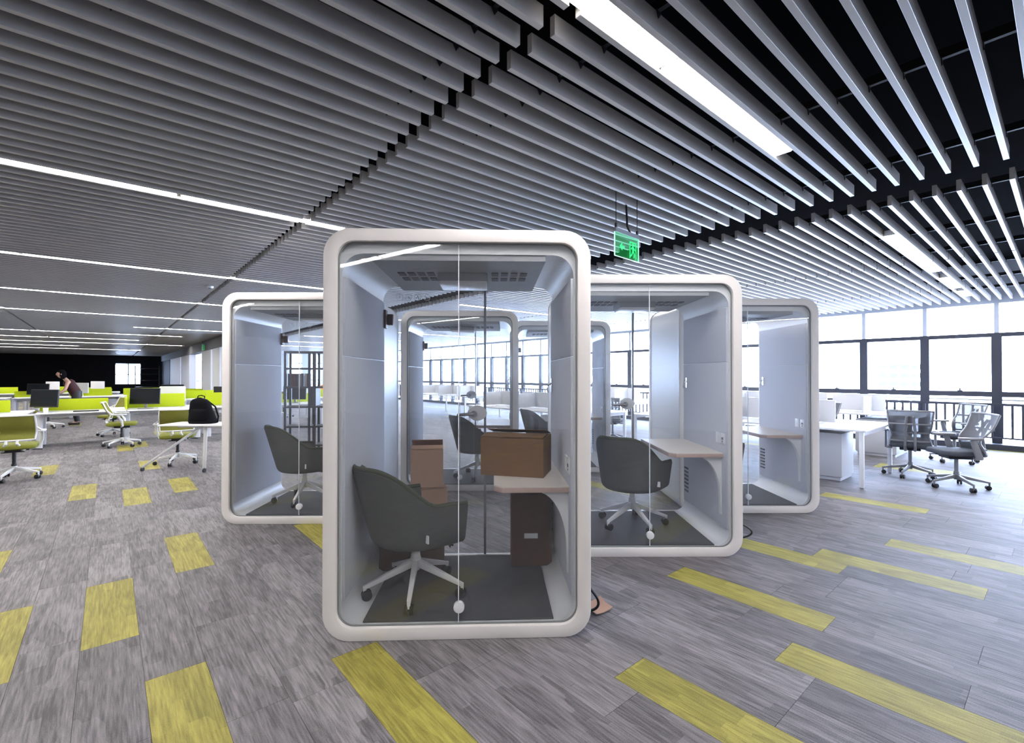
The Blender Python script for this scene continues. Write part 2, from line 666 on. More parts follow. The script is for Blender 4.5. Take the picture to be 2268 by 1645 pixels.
# ------------------------------------------------------------------ walls
wl = MB().box(U0 - 0.2, U0, V0, V1, 0, 3.75).build('wall_left', 'wall_light', smooth=False)
tag(wl, 'plain light side wall beyond the left edge', 'wall', kind='structure')
wb = MB().box(U0, U1, V0 - 0.2, V0, 0, 3.75).build('wall_back', 'wall_light', smooth=False)
tag(wb, 'plain light wall behind the viewer', 'wall', kind='structure')
b = MB()
b.box(U0, 0.35, V1, V1 + 0.2, 0, 3.75).box(2.0, 4.0, V1, V1 + 0.2, 0, 3.75)
b.box(0.35, 2.0, V1, V1 + 0.2, 0, 0.7).box(0.35, 2.0, V1, V1 + 0.2, 2.35, 3.75)
wf = b.build('wall_far', 'wall_dark', smooth=False)
tag(wf, 'black far wall at the end of the open office', 'wall', kind='structure')
# window in the far wall
w = empty('window_1', (0.35, V1 + 0.05, 0.7), 0, 'small bright window in the black far wall', 'window')
w['kind'] = 'structure'
for x in (0.0, 0.8, 1.58):
    MB().box(x, x + 0.07, -0.02, 0.06, 0, 1.65).build('mullion', 'mullion', w, smooth=False)
for z in (0.0, 0.78, 1.58):
    MB().box(0, 1.65, -0.01, 0.05, z, z + 0.06).build('transom', 'mullion', w, smooth=False)
MB().box(0.0, 1.65, 0.02, 0.03, 0, 1.65).build('pane', 'window_glass', w, smooth=False)
# partition of white panels with openings
PART = [(20.0, 21.1), (21.5, 23.2), (23.6, 26.2), (30.6, 34.4), (34.9, 41.0), (41.4, 47.9)]
pt = empty('wall_partition', (3.3, 20, 0), 0, 'row of tall white wall panels under a dark bulkhead beside the desks', 'wall')
pt['kind'] = 'structure'
for (a, c) in PART:
    MB().box(0, 0.28, a - 20, c - 20, 0, 2.56).build('wall_panel', 'wall_white' if c < 41.2 else 'wall_dark', pt, smooth=False)
MB().box(-0.05, 0.35, 0, 27.9, 2.56, CEIL).build('bulkhead', 'wall_grey', pt, smooth=False)
MB().box(-0.05, 0.35, 0, 27.9, CEIL + SH + 0.06, 3.75).build('bulkhead_upper', 'wall_dark', pt, smooth=False)

# window wall on the right
wr = MB().box(WALL_U, WALL_U + 0.25, V0, 34, CEIL - 0.06, 3.75).box(WALL_U, WALL_U + 0.25, V0, 34, -0.2, 0.02) \
    .build('wall_right', 'mullion_light', smooth=False)
tag(wr, 'long glazed wall with grey mullions letting in bright daylight', 'wall', kind='structure')
MP = 1.1
VM = 2.04
mu = MB().box(-0.05, 0.07, -0.075, 0.075, 0.02, 2.30).mesh('mullion', 'mullion', smooth=False)
mu2 = MB().box(-0.02, 0.07, -0.035, 0.035, 2.30, 2.92).mesh('mullion_top', 'mullion_light', smooth=False)  # upper mullions coloured paler to imitate bloom from the bright windows
tr1 = MB().box(-0.05, 0.06, 0, MP, 1.035, 1.14).mesh('transom', 'mullion', smooth=False)
tr2 = MB().box(-0.03, 0.06, 0, MP, 2.245, 2.325).mesh('transom', 'mullion', smooth=False)
tr3 = MB().box(-0.03, 0.06, 0, MP, 0.96, 0.985).mesh('transom', 'steel_grey', smooth=False)
p1 = MB().box(0.02, 0.03, 0.0, MP, 0.02, 1.06).mesh('pane', 'window_glass', smooth=False)
p2 = MB().box(0.02, 0.03, 0.0, MP, 1.14, 2.26).mesh('pane', 'window_glass', smooth=False)
p3 = MB().box(0.02, 0.03, 0.0, MP, 2.32, 2.92).mesh('pane', 'window_glass', smooth=False)
wh = MB().box(-0.05, -0.02, 0.5, 0.58, 1.13, 1.16).box(-0.06, -0.045, 0.53, 0.55, 1.13, 1.20).mesh('window_handle', 'mullion', smooth=False)
for n in range(-8, 28):
    v = VM + n * MP
    if v < V0 or v > 32.5:
        continue
    for nm, me in (('mullion', mu), ('mullion', mu2), ('transom', tr1), ('transom', tr2), ('transom', tr3), ('pane', p1),
                   ('pane', p2), ('pane', p3)) + ((('window_handle', wh),) if n < 12 else ()):
        o = link(nm, me, wr)
        o.location = (WALL_U, v, 0)
sill = MB().box(WALL_U - 0.30, WALL_U - 0.04, V0, 32.5, 0.0, 0.11).build('baseboard_right', 'mullion', smooth=False)
tag(sill, 'low dark sill running along the foot of the windows', 'sill', kind='structure')
# railing in front of the glass
rl = empty('window_railing', (WALL_U - 0.14, 0, 0), 0, 'thin dark safety railing with upright bars along the window wall', 'railing')
MB().box(-0.02, 0.02, -4, 32, 0.862, 0.912).build('handrail', 'mullion', rl, smooth=False)
MB().box(-0.015, 0.015, -4, 32, 0.21, 0.24).build('bottom_rail', 'mullion', rl, smooth=False)
bl = MB().box(-0.016, 0.016, -0.018, 0.018, 0.24, 0.875).mesh('baluster', 'mullion', smooth=False)
far = MB()
for i in range(256):
    v = -3.9 + i * 0.14
    if v < 16:
        o = link('baluster', bl, rl)
        o.location = (0, v, 0)
    else:
        far.box(-0.016, 0.016, v - 0.018, v + 0.018, 0.24, 0.875)
far.build('baluster_row', 'mullion', rl, smooth=False)['kind'] = 'stuff'
rp = MB().box(-0.02, 0.02, -0.025, 0.025, 0.10, 0.885).mesh('rail_post', 'mullion', smooth=False)
for i in range(16):
    o = link('rail_post', rp, rl)
    o.location = (0, VM - 4 * MP + i * 2 * MP, 0)

# end wall with windows, behind the shelving
we = MB().box(3.6, WALL_U, 32.5, 32.7, CEIL - 0.15, 3.75).box(3.6, WALL_U, 32.5, 32.7, 0, 0.5).build('wall_end', 'wall_white', smooth=False)
tag(we, 'far end wall with a row of tall windows behind the shelving', 'wall', kind='structure')
for i in range(9):
    u = 3.6 + i * 1.25
    MB().box(u - 0.22, u + 0.22, 32.45, 32.7, 0.5, CEIL - 0.15).build('pier', 'mullion_light', we, smooth=False)
for z in (1.1, 2.2):
    MB().box(3.6, WALL_U, 32.5, 32.6, z, z + 0.06).build('transom', 'mullion_light', we, smooth=False)
MB().box(3.6, WALL_U, 32.64, 32.65, 0.5, CEIL - 0.15).build('pane', 'window_glass', we, smooth=False)


# ------------------------------------------------------------------ linear ceiling lights
def light_row(v, spans, label, group=None):
    v = snap(v)
    r = empty('linear_light', (spans[0][0], v, CEIL), 0, label, 'ceiling light', group)
    for (a, c) in spans:
        a0, c0 = a - spans[0][0], c - spans[0][0]
        t = MB().box(a0, c0, -0.054, 0.054, 0.012, 0.07).build('lamp_housing', 'lamp_housing', r, smooth=False)
        MB().box(a0 + 0.012, c0 - 0.012, -0.048, 0.048, 0.004, 0.012).build('diffuser', 'lamp_white', t, smooth=False)
    return r


def spans(a, b, n=1.42, gap=0.03):
    out = []
    x = b
    while x - n > a:
        out.append((x - n + gap, x))
        x -= n
    return out[::-1]


light_row(LROWS[0] - 0.9, spans(1.0, 9.0), 'unseen linear light far behind the viewer, added as fill')  # unseen fill row, cut short to stay out of the glass reflections
light_row(LROWS[1] - 0.9, spans(1.5, 9.6), 'unseen linear light just behind the viewer, added to light the pod fronts')  # added fill for the pod fronts, placed clear of the pod glass reflection
light_row(0.35, [(-4.5, -3.1), (-2.98, -1.60), (-1.56, -0.25)], 'linear ceiling light overhead to the left of the viewer, mirrored in the front pod glass')
light_row(LROWS[2], [(0.66, 2.06), (2.08, 3.5)], 'wide bright linear light overhead at the top centre of the photo')
light_row(3.0, [(-7.4, -6.05), (-6.02, -4.5)], 'linear ceiling light out to the left of the viewer')
light_row(LROWS[2], [(6.45, 7.8), (7.83, 9.2), (9.9, 11.2), (11.7, 12.5)], 'broken linear light line running toward the right windows')
light_row(LROWS[3], spans(-10.6, 1.85), 'bright linear light running from the left edge to the front pod top')
light_row(LROWS[4], spans(-12.5, 3.4), 'second linear light line on the left, just above the left pod')
light_row(LROWS[5], spans(-12.5, 3.4), 'third linear light line on the left, meeting the left pod frame')
light_row(LROWS[6], spans(-12.5, 3.4), 'fourth thin linear light line on the left, beside the left pod')
for i, (a, c) in enumerate(((0.2, 3.4), (-3.6, 2.2), (-9.5, 1.0), (-12.0, 2.9), (-9.0, -1.2), (-8, 1.5))):
    light_row(LROWS[7 + i], spans(a, c), 'thin distant linear light line far down the left ceiling', 'distant ceiling light lines')
for i in range(1, 8):
    light_row(LROWS[2 + i], spans(5.4, 11.4), 'linear light line over the window side, seen through the pod glass', 'window side light lines')


# ------------------------------------------------------------------ acoustic pods
def make_pod():
    r = empty('acoustic_pod', (0, 0, 0), 0, 'pod', 'office pod')
    W, H, DP = 0.75, 2.30, 1.10
    out = rr(-W, W, 0.0, H, 0.15)
    inn = rr(-0.675, 0.675, 0.072, 2.228, 0.095)
    b = MB().ring(out, inn, 0.0, 0.05)
    b.build('front_frame', 'pod_cream', r, bevel=0.006)
    MB().ring(out, inn, 1.05, 1.10).build('back_frame', 'pod_cream', r, bevel=0.006)
    MB().ring(rr(-W + 0.006, W - 0.006, 0.004, H - 0.006, 0.146), rr(-0.66, 0.66, 0.068, 2.17, 0.12), 0.05, 1.05).build('shell', 'pod_white', r)
    MB().ring(rr(-0.676, 0.676, 0.071, 2.229, 0.096), rr(-0.668, 0.668, 0.079, 2.221, 0.09), 0.024, 0.032).build('gasket', 'gasket', r)
    # butt jointed front glazing with a round patch fitting
    for s in (-1, 1):
        c = (0, 0, 1, 1) if s < 0 else (1, 1, 0, 0)
        MB().prism(rr(min(s * 0.674, s * 0.0015), max(s * 0.674, s * 0.0015), 0.073, 2.227, 0.094, corners=c), 'y', 0.033, 0.043) \
            .build('front_pane', 'glass', r)
    MB().box(-0.0022, 0.0022, 0.032, 0.044, 0.073, 2.227).build('pane_seam', 'sticker_white', r, smooth=False)
    MB().cyl((0.003, 0.022, 0.165), (0.003, 0.052, 0.165), 0.031, n=24).build('patch_fitting', 'desk_white', r, bevel=0.003)
    # inside
    for s in (-1, 1):
        x0, x1 = (-0.664, -0.645) if s < 0 else (0.645, 0.664)
        MB().box(x0, x1, 0.065, 1.03, 0.20, 1.585).build('wall_felt', 'felt', r, bevel=0.004)
        MB().box(x0, x1, 0.065, 1.03, 1.59, 2.04).build('wall_felt', 'felt', r, bevel=0.004)
    MB().box(-0.545, 0.545, 0.07, 1.03, 0.064, 0.078).build('floor_mat', 'pod_mat', r, smooth=False)
    cp = MB().box(-0.50, 0.50, 0.06, 1.04, 2.135, 2.178).build('ceiling_panel', 'pod_grey', r, smooth=False)
    for s in (-1, 1):
        v = MB()
        for i in range(4):
            for j in range(2):
                cx, cy = s * 0.30 + (i - 1.5) * 0.062, 0.42 + j * 0.16
                v.box(cx - 0.022, cx + 0.022, cy - 0.045, cy + 0.045, 2.130, 2.137)
        v.build('vent_grille', 'vent_dark', cp, smooth=False)
    lt = MB().box(-0.16, 0.16, 0.38, 0.66, 2.085, 2.136).build('ceiling_lamp', 'pod_grey', r, bevel=0.006)
    MB().prism(rr(-0.155, 0.155, 0.385, 0.655, 0.02), 'z', 2.070, 2.087).build('lamp_lens', 'desk_white', lt, bevel=0.004)
    # desk
    poly = [(0.648, 0.12), (0.25, 0.12), (0.20, 0.17), (0.20, 1.02), (0.648, 1.02)]
    dk = MB().prism(poly, 'z', 0.785, 0.815).build('desk', 'desk_edge', r, bevel=0.003)
    MB().prism([(x, y) for x, y in poly], 'z', 0.815, 0.822).build('desk_laminate', 'desk_wood', dk, smooth=False)
    br = [(0.648, 0.784), (0.45, 0.784)]
    for i in range(1, 11):
        a = math.pi / 2 * i / 10
        br.append((0.45 + 0.185 * math.sin(a), 0.784 - 0.34 * (1 - math.cos(a)) - 0.0))
    br += [(0.638, 0.30), (0.648, 0.30)]
    MB().prism(br, 'y', 0.155, 0.195).build('desk_bracket', 'pod_white', dk)
    # fittings on the right wall
    for y in (0.12, 0.215):
        pl = MB().box(0.637, 0.646, y - 0.035, y + 0.035, 0.90, 0.99).build('power_outlet', 'desk_white', r, bevel=0.002)
        if y < 0.15:
            MB().box(0.635, 0.638, y - 0.012, y - 0.004, 0.935, 0.955).box(0.635, 0.638, y + 0.006, y + 0.014, 0.935, 0.955) \
                .box(0.635, 0.638, y - 0.004, y + 0.006, 0.915, 0.925).build('socket_slot', 'vent_dark', pl, smooth=False)
    v = MB()
    for i in range(7):
        v.box(0.640, 0.647, 0.90, 1.00, 0.30 + i * 0.038, 0.318 + i * 0.038)
    v.build('wall_vent', 'vent_dark', r, smooth=False)
    MB().tube([(0.645, 0.93, 1.42), (0.615, 0.93, 1.40), (0.605, 0.93, 1.37), (0.615, 0.93, 1.345)], 0.006, 8).box(0.636, 0.646, 0.915, 0.945, 1.35, 1.45) \
        .build('coat_hook', 'chrome', r)
    # glazed door in the back
    dr = MB().prism(rr(-0.672, 0.125, 0.078, 2.222, 0.09, corners=(0, 0, 1, 1)), 'y', 1.062, 1.072).build('door', 'glass', r)
    MB().box(0.122, 0.140, 1.055, 1.080, 0.078, 2.222).build('door_edge', 'steel_grey', dr, smooth=False)
    MB().box(-0.60, -0.20, 1.035, 1.058, 2.168, 2.184).build('door_closer', 'plastic_black', dr, smooth=False)
    tear = []
    for i in range(24):
        a = 2 * math.pi * i / 24
        rr_ = 0.062 + 0.030 * max(0, math.cos(a)) ** 2
        tear.append((0.055 + rr_ * math.cos(a), 1.18 + 0.060 * math.sin(a) * (1 + 0.25 * math.cos(a))))
    MB().prism(tear, 'y', 1.050, 1.084).build('lock_plate', 'pod_white', dr, bevel=0.004)
    MB().cyl((0.045, 1.02, 1.175), (0.045, 1.05, 1.175), 0.026, n=18).tube(
        [(0.045, 1.022, 1.175), (0.0, 1.018, 1.174), (-0.06, 1.020, 1.170), (-0.085, 1.022, 1.168)], [0.016, 0.013, 0.012, 0.010], 10) \
        .build('door_handle', 'steel_grey', dr)
    for z in (1.91, 0.42):
        MB().box(-0.655, -0.628, 1.00, 1.064, z - 0.07, z + 0.07).box(-0.628, -0.585, 1.048, 1.084, z - 0.042, z + 0.042) \
            .build('hinge', 'hinge_brown', dr, bevel=0.003)
    MB().prism(rr(0.142, 0.672, 0.078, 2.222, 0.09, corners=(1, 1, 0, 0)), 'y', 1.062, 1.072).build('side_pane', 'glass', r)
    # four white pictograms on the door glass
    for i in range(4):
        cx, cz, y0, y1 = -0.535 + i * 0.070, 2.085, 1.0595, 1.0615
        b = MB()
        ri = [(cx + 0.027 * math.cos(t), cz + 0.027 * math.sin(t)) for t in [2 * math.pi * q / 24 for q in range(24)]]
        rj = [(cx + 0.0235 * math.cos(t), cz + 0.0235 * math.sin(t)) for t in [2 * math.pi * q / 24 for q in range(24)]]
        b.ring(ri, rj, y0, y1)
        g = lambda pts: b.prism([(cx + x * 0.018, cz + z * 0.018) for x, z in pts], 'y', y0, y1)
        if i == 0:
            g([(-0.1, 0.9), (0.35, 0.9), (0.15, 0.15), (0.5, 0.15), (-0.25, -0.95), (0.0, -0.1), (-0.4, -0.1)])
        elif i == 1:
            g([(0.35 * math.cos(t), 0.35 * math.sin(t)) for t in [2 * math.pi * q / 10 for q in range(10)]])
            for q in range(8):
                t = 2 * math.pi * q / 8
                c_, s_ = math.cos(t), math.sin(t)
                g([(0.55 * c_ - 0.07 * s_, 0.55 * s_ + 0.07 * c_), (0.55 * c_ + 0.07 * s_, 0.55 * s_ - 0.07 * c_),
                   (0.9 * c_ + 0.07 * s_, 0.9 * s_ - 0.07 * c_), (0.9 * c_ - 0.07 * s_, 0.9 * s_ + 0.07 * c_)])
        elif i == 2:
            for q in range(3):
                t = math.radians(90 + 120 * q)
                rot = lambda x, z: (x * math.cos(t) - z * math.sin(t), x * math.sin(t) + z * math.cos(t))
                g([rot(0.08, -0.08), rot(0.55, -0.32), rot(0.95, -0.1), rot(0.75, 0.28), rot(0.2, 0.12)])
        else:
            g([(-0.5, -0.8), (-0.25, -0.8), (-0.25, 0.8), (-0.5, 0.8)])
            g([(-0.25, 0.6), (0.35, 0.6), (0.5, 0.3), (0.35, 0.0), (-0.25, 0.0), (-0.25, 0.2), (0.15, 0.2), (0.22, 0.3), (0.15, 0.4), (-0.25, 0.4)])
            g([(0.0, 0.0), (0.25, 0.0), (0.55, -0.8), (0.3, -0.8)])
        b.build('pictogram', 'sticker_white', r, smooth=False)
    return r


pod_proto = make_pod()
# lateral, distance of the front face centre, turn in degrees
POD = [(-0.302, 2.66, 2.2, 'nearest white rounded office pod holding cardboard boxes and a grey chair'),
       (1.13, 3.86, 0.3, 'white office pod just right of the front pod with an empty desk and grey chair'),
       (2.545, 5.08, 0.2, 'rightmost white office pod standing next to the window side desks'),
       (-2.13, 4.71, 0.6, 'leftmost white office pod beside the green chairs'),
       (-0.67, 6.05, 0.5, 'white office pod directly behind the front pod, seen through its glass'),
       (0.75, 7.2, 0.3, 'rearmost white office pod, glimpsed between the front and right pods')]
pods = []
for i, (la, d, rz, lab) in enumerate(POD):
    x, y = P(la, d)
    pods.append(place(pod_proto, i > 0, (x, y, 0), -YAW + math.radians(rz), lab, 'rounded office pods'))


def in_pod(i, lx, ly, z=0.078):
    la, d, rz, _ = POD[i]
    x, y = P(la, d)
    a = -YAW + math.radians(rz)
    return (x + lx * math.cos(a) - ly * math.sin(a), y + lx * math.sin(a) + ly * math.cos(a), z), a


# ------------------------------------------------------------------ tub chairs in the pods
def star_base(r, mat_leg, hub_z, tip_z, rad, cast_r, phase=0.0, post_top=0.38, post_mat='base_white'):
    MB().cyl((0, 0, hub_z - 0.06), (0, 0, hub_z + 0.02), 0.026, 0.034, 16).build('hub', mat_leg, r)
    ps = MB().cyl((0, 0, hub_z), (0, 0, post_top), 0.022, 0.022, 16)
    ps.cyl((0, 0, hub_z + 0.02), (0, 0, hub_z + 0.05), 0.031, 0.028, 16)
    ps.build('gas_post', post_mat, r)
    lm = MB().beam((0.02, 0, hub_z - 0.015), (rad - 0.01, 0, tip_z + 0.02), 0.036, 0.046, 0.024, 0.022) \
        .cyl((rad - 0.008, 0, tip_z + 0.03), (rad - 0.008, 0, cast_r * 1.35), 0.012, 0.010, 10).mesh('leg', mat_leg, bevel=0.003)
    cm = MB().cyl((rad - 0.02, -0.026, cast_r), (rad - 0.02, -0.006, cast_r), cast_r, cast_r, 18) \
        .cyl((rad - 0.02, 0.006, cast_r), (rad - 0.02, 0.026, cast_r), cast_r, cast_r, 18) \
        .box(rad - 0.03, rad + 0.0, -0.012, 0.012, cast_r, cast_r * 1.9).mesh('caster', 'caster_black', bevel=0.003)
    for i in range(5):
        a = phase + 2 * math.pi * i / 5
        l = link('leg', lm, r)
        l.rotation_euler = (0, 0, a)
        c = link('caster', cm, l)
    return r


def make_tub():
    r = empty('tub_chair', (0, 0, 0), 0, 'chair', 'chair')
    R, A = 0.285, 0.20
    L = math.pi * R + 2 * A

    def plan(s):
        t = s * L
        if t < A:
            return Vector((A - t, -R, 0))
        if t > L - A:
            return Vector((t - (L - A), R, 0))
        a = -math.pi / 2 - (t - A) / R
        return Vector((R * math.cos(a), R * math.sin(a), 0))

    def sst(e0, e1, x):
        t = max(0, min(1, (x - e0) / (e1 - e0)))
        return t * t * (3 - 2 * t)

    def rim(s):
        x = plan(s).x
        return 0.605 + 0.235 * (1 - sst(-0.27, -0.01, x)) - 0.010 * sst(0.02, 0.2, x)

    def surf(s, v):
        p = plan(s)
        zr = rim(s)
        if v < 0.25:
            k = v / 0.25
            sc, z = 0.15 + 0.66 * k, 0.352 + 0.008 * k
        elif v < 0.5:
            k = (v - 0.25) / 0.25
            sc, z = 0.81 + 0.14 * math.sin(k * math.pi / 2), 0.360 + 0.055 * (1 - math.cos(k * math.pi / 2))
        else:
            k = (v - 0.5) / 0.5
            sc, z = 0.95 + 0.09 * k, 0.415 + (zr - 0.415) * k
        lean = max(0, (z - 0.40)) / 0.44
        back = max(0.0, -p.x / R)
        w_ = min(1.0, v / 0.3)
        sx_ = sc if p.x < 0 else sc * (1 - w_) + 0.97 * w_
        x = p.x * sx_ - 0.10 * lean * back
        return Vector((x, p.y * sc, z))
    MB().slab(surf, 44, 16, 0.034).build('shell', 'chair_grey', r)
    MB().tube([surf(i / 44, 1.0) + Vector((0, 0, 0.008)) for i in range(45)], 0.014, 8).build('piping', 'piping_olive', r)
    cu = [(0.20, -0.225), (0.215, -0.20), (0.215, 0.20), (0.20, 0.225)] + [(0.225 * math.cos(t), 0.225 * math.sin(t)) for t in [math.pi / 2 + math.pi * q / 16 for q in range(17)]]
    MB().prism(cu, 'z', 0.375, 0.485).build('seat_cushion', 'chair_seat', r, bevel=0.03, segs=4)
    # inner back pad
    MB().slab(lambda u, v: Vector((surf(0.27 + 0.46 * u, 0.52 + 0.40 * v).x * 0.88 + 0.01,
                                   surf(0.27 + 0.46 * u, 0.52 + 0.40 * v).y * 0.86,
                                   0.47 + (surf(0.27 + 0.46 * u, 0.93).z - 0.47) * v)), 20, 8, 0.03).build('back_pad', 'chair_seat', r)
    MB().box(-0.085, -0.077, -0.300, -0.262, 0.405, 0.452).build('fabric_tag', 'sticker_white', r, smooth=False)
    MB().box(-0.10, 0.10, -0.07, 0.07, 0.325, 0.352).build('seat_plate', 'plastic_grey', r, bevel=0.004)
    MB().tube([(0.05, -0.05, 0.335), (0.13, -0.17, 0.328), (0.15, -0.21, 0.322)], 0.006, 6).build('height_lever', 'plastic_black', r)
    star_base(r, 'base_white', 0.205, 0.060, 0.325, 0.032, math.radians(18), 0.345)
    return r


tub = make_tub()
TUB = [(0, -0.305, 0.43, 38, 'grey tub chair facing right inside the front pod with boxes'),
       (1, 0.00, 0.60, 52, 'grey tub chair seen from behind inside the right middle pod'),
       (3, -0.18, 0.60, 40, 'grey tub chair inside the leftmost pod'),
       (4, 0.20, 0.50, 30, 'grey tub chair in the pod behind the front pod'),
       (5, -0.22, 0.45, 20, 'grey tub chair in the rearmost pod'),
       (2, -0.20, 0.52, 40, 'grey tub chair in the rightmost pod, mostly hidden')]
for i, (pi, lx, ly, deg, lab) in enumerate(TUB):
    loc, a = in_pod(pi, lx, ly)
    place(tub, i > 0, loc, a + math.radians(deg), lab, 'grey tub chairs in the pods')


# ------------------------------------------------------------------ cardboard boxes
def carton(lab, loc, rz, w, d, h, m='cardboard', flaps=None, label_print=False):
    r = empty('cardboard_box', loc, rz, lab, 'box', 'cardboard boxes')
    t = 0.005
    b = MB()
    b.box(-w / 2, w / 2, -d / 2, -d / 2 + t, 0, h).box(-w / 2, w / 2, d / 2 - t, d / 2, 0, h)
    b.box(-w / 2, -w / 2 + t, -d / 2 + t, d / 2 - t, 0, h).box(w / 2 - t, w / 2, -d / 2 + t, d / 2 - t, 0, h)
    b.box(-w / 2 + t, w / 2 - t, -d / 2 + t, d / 2 - t, 0, t)
    b.build('carton_body', m, r, smooth=False)
    flaps = flaps or {'f': 2, 'b': 2, 'l': 0, 'r': 0}
    for k, ang in flaps.items():
        ln = (d if k in 'fb' else w) / 2 - 0.002
        ln = min(ln, d / 2 - 0.002)
        wd = (w if k in 'fb' else d) - 0.006
        q = MB().box(-wd / 2, wd / 2, 0, ln, 0, 0.004)
        o = q.build('flap', m, r, smooth=False)
        rot = {'f': 0, 'b': math.pi, 'l': -math.pi / 2, 'r': math.pi / 2}[k]
        off = {'f': (0, -d / 2), 'b': (0, d / 2), 'l': (-w / 2, 0), 'r': (w / 2, 0)}[k]
        zz = h + (0.001 if k in 'lr' else 0.007)
        o.matrix_local = Matrix.Translation((off[0], off[1], zz)) @ Matrix.Rotation(rot, 4, 'Z') @ Matrix.Rotation(math.radians(ang), 4, 'X')
    if label_print:
        MB().box(-0.055, 0.045, -d / 2 - 0.0015, -d / 2 + 0.001, 0.20, 0.237).build('paper_label', 'paper_white', r, smooth=False)
    return r


loc, a = in_pod(0, 0.355, 0.535, 0.8225)
carton('large brown cardboard box on the front pod desk', loc, a + math.radians(-17), 0.42, 0.28, 0.245, 'cardboard',
       {'l': 0, 'r': 0, 'f': 4, 'b': 14})
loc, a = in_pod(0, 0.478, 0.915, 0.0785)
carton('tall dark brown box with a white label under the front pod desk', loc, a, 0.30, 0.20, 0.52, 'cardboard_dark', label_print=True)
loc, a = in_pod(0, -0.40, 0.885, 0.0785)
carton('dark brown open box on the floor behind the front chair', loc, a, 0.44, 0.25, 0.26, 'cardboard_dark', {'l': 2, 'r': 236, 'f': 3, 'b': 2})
loc, a = in_pod(0, -0.275, 0.885, 0.3565)
carton('middle small box of the stack behind the front chair', loc, a + math.radians(22), 0.22, 0.17, 0.29, 'cardboard_light')
loc, a = in_pod(0, -0.295, 0.885, 0.662)
carton('topmost small box of the stack behind the front chair', loc, a + math.radians(6), 0.235, 0.17, 0.27, 'cardboard_light', {'l': 0, 'r': 0, 'f': 10, 'b': 40})
# loose scrap and cables by the pods
x, y = P(0.545, 3.0)
s = MB().slab(lambda u, v: Vector(((u - 0.5) * 0.13, (v - 0.5) * 0.12, 0.010 + 0.035 * (u - 0.3) ** 2 + 0.05 * max(0, v - 0.6))), 8, 8, 0.004) \
    .build('cardboard_scrap', 'cardboard_light')
s.location = (x, y, 0)
s.rotation_euler = (0, 0, 0.5 - YAW)
tag(s, 'torn cardboard scrap on the carpet beside the front pod', 'scrap')


def cable(pts, lab, r=0.008):
    o = MB().tube(pts, r, 8).build('power_cable', 'cable_black')
    return tag(o, lab, 'cable')


def arc_cable(la, d, w, h, lab):
    pts = []
    for i in range(13):
        t = i / 12
        x, y = P(la + w * math.sin(math.pi * t), d + 0.12 * t)
        pts.append((x, y, 0.012 + h * (1 - t) ** 1.5))
    return cable(pts, lab)


arc_cable(1.90, 4.12, 0.21, 0.22, 'black cable bulging out behind the right middle pod')
arc_cable(0.462, 2.84, 0.065, 0.20, 'short black cable behind the front pod corner')


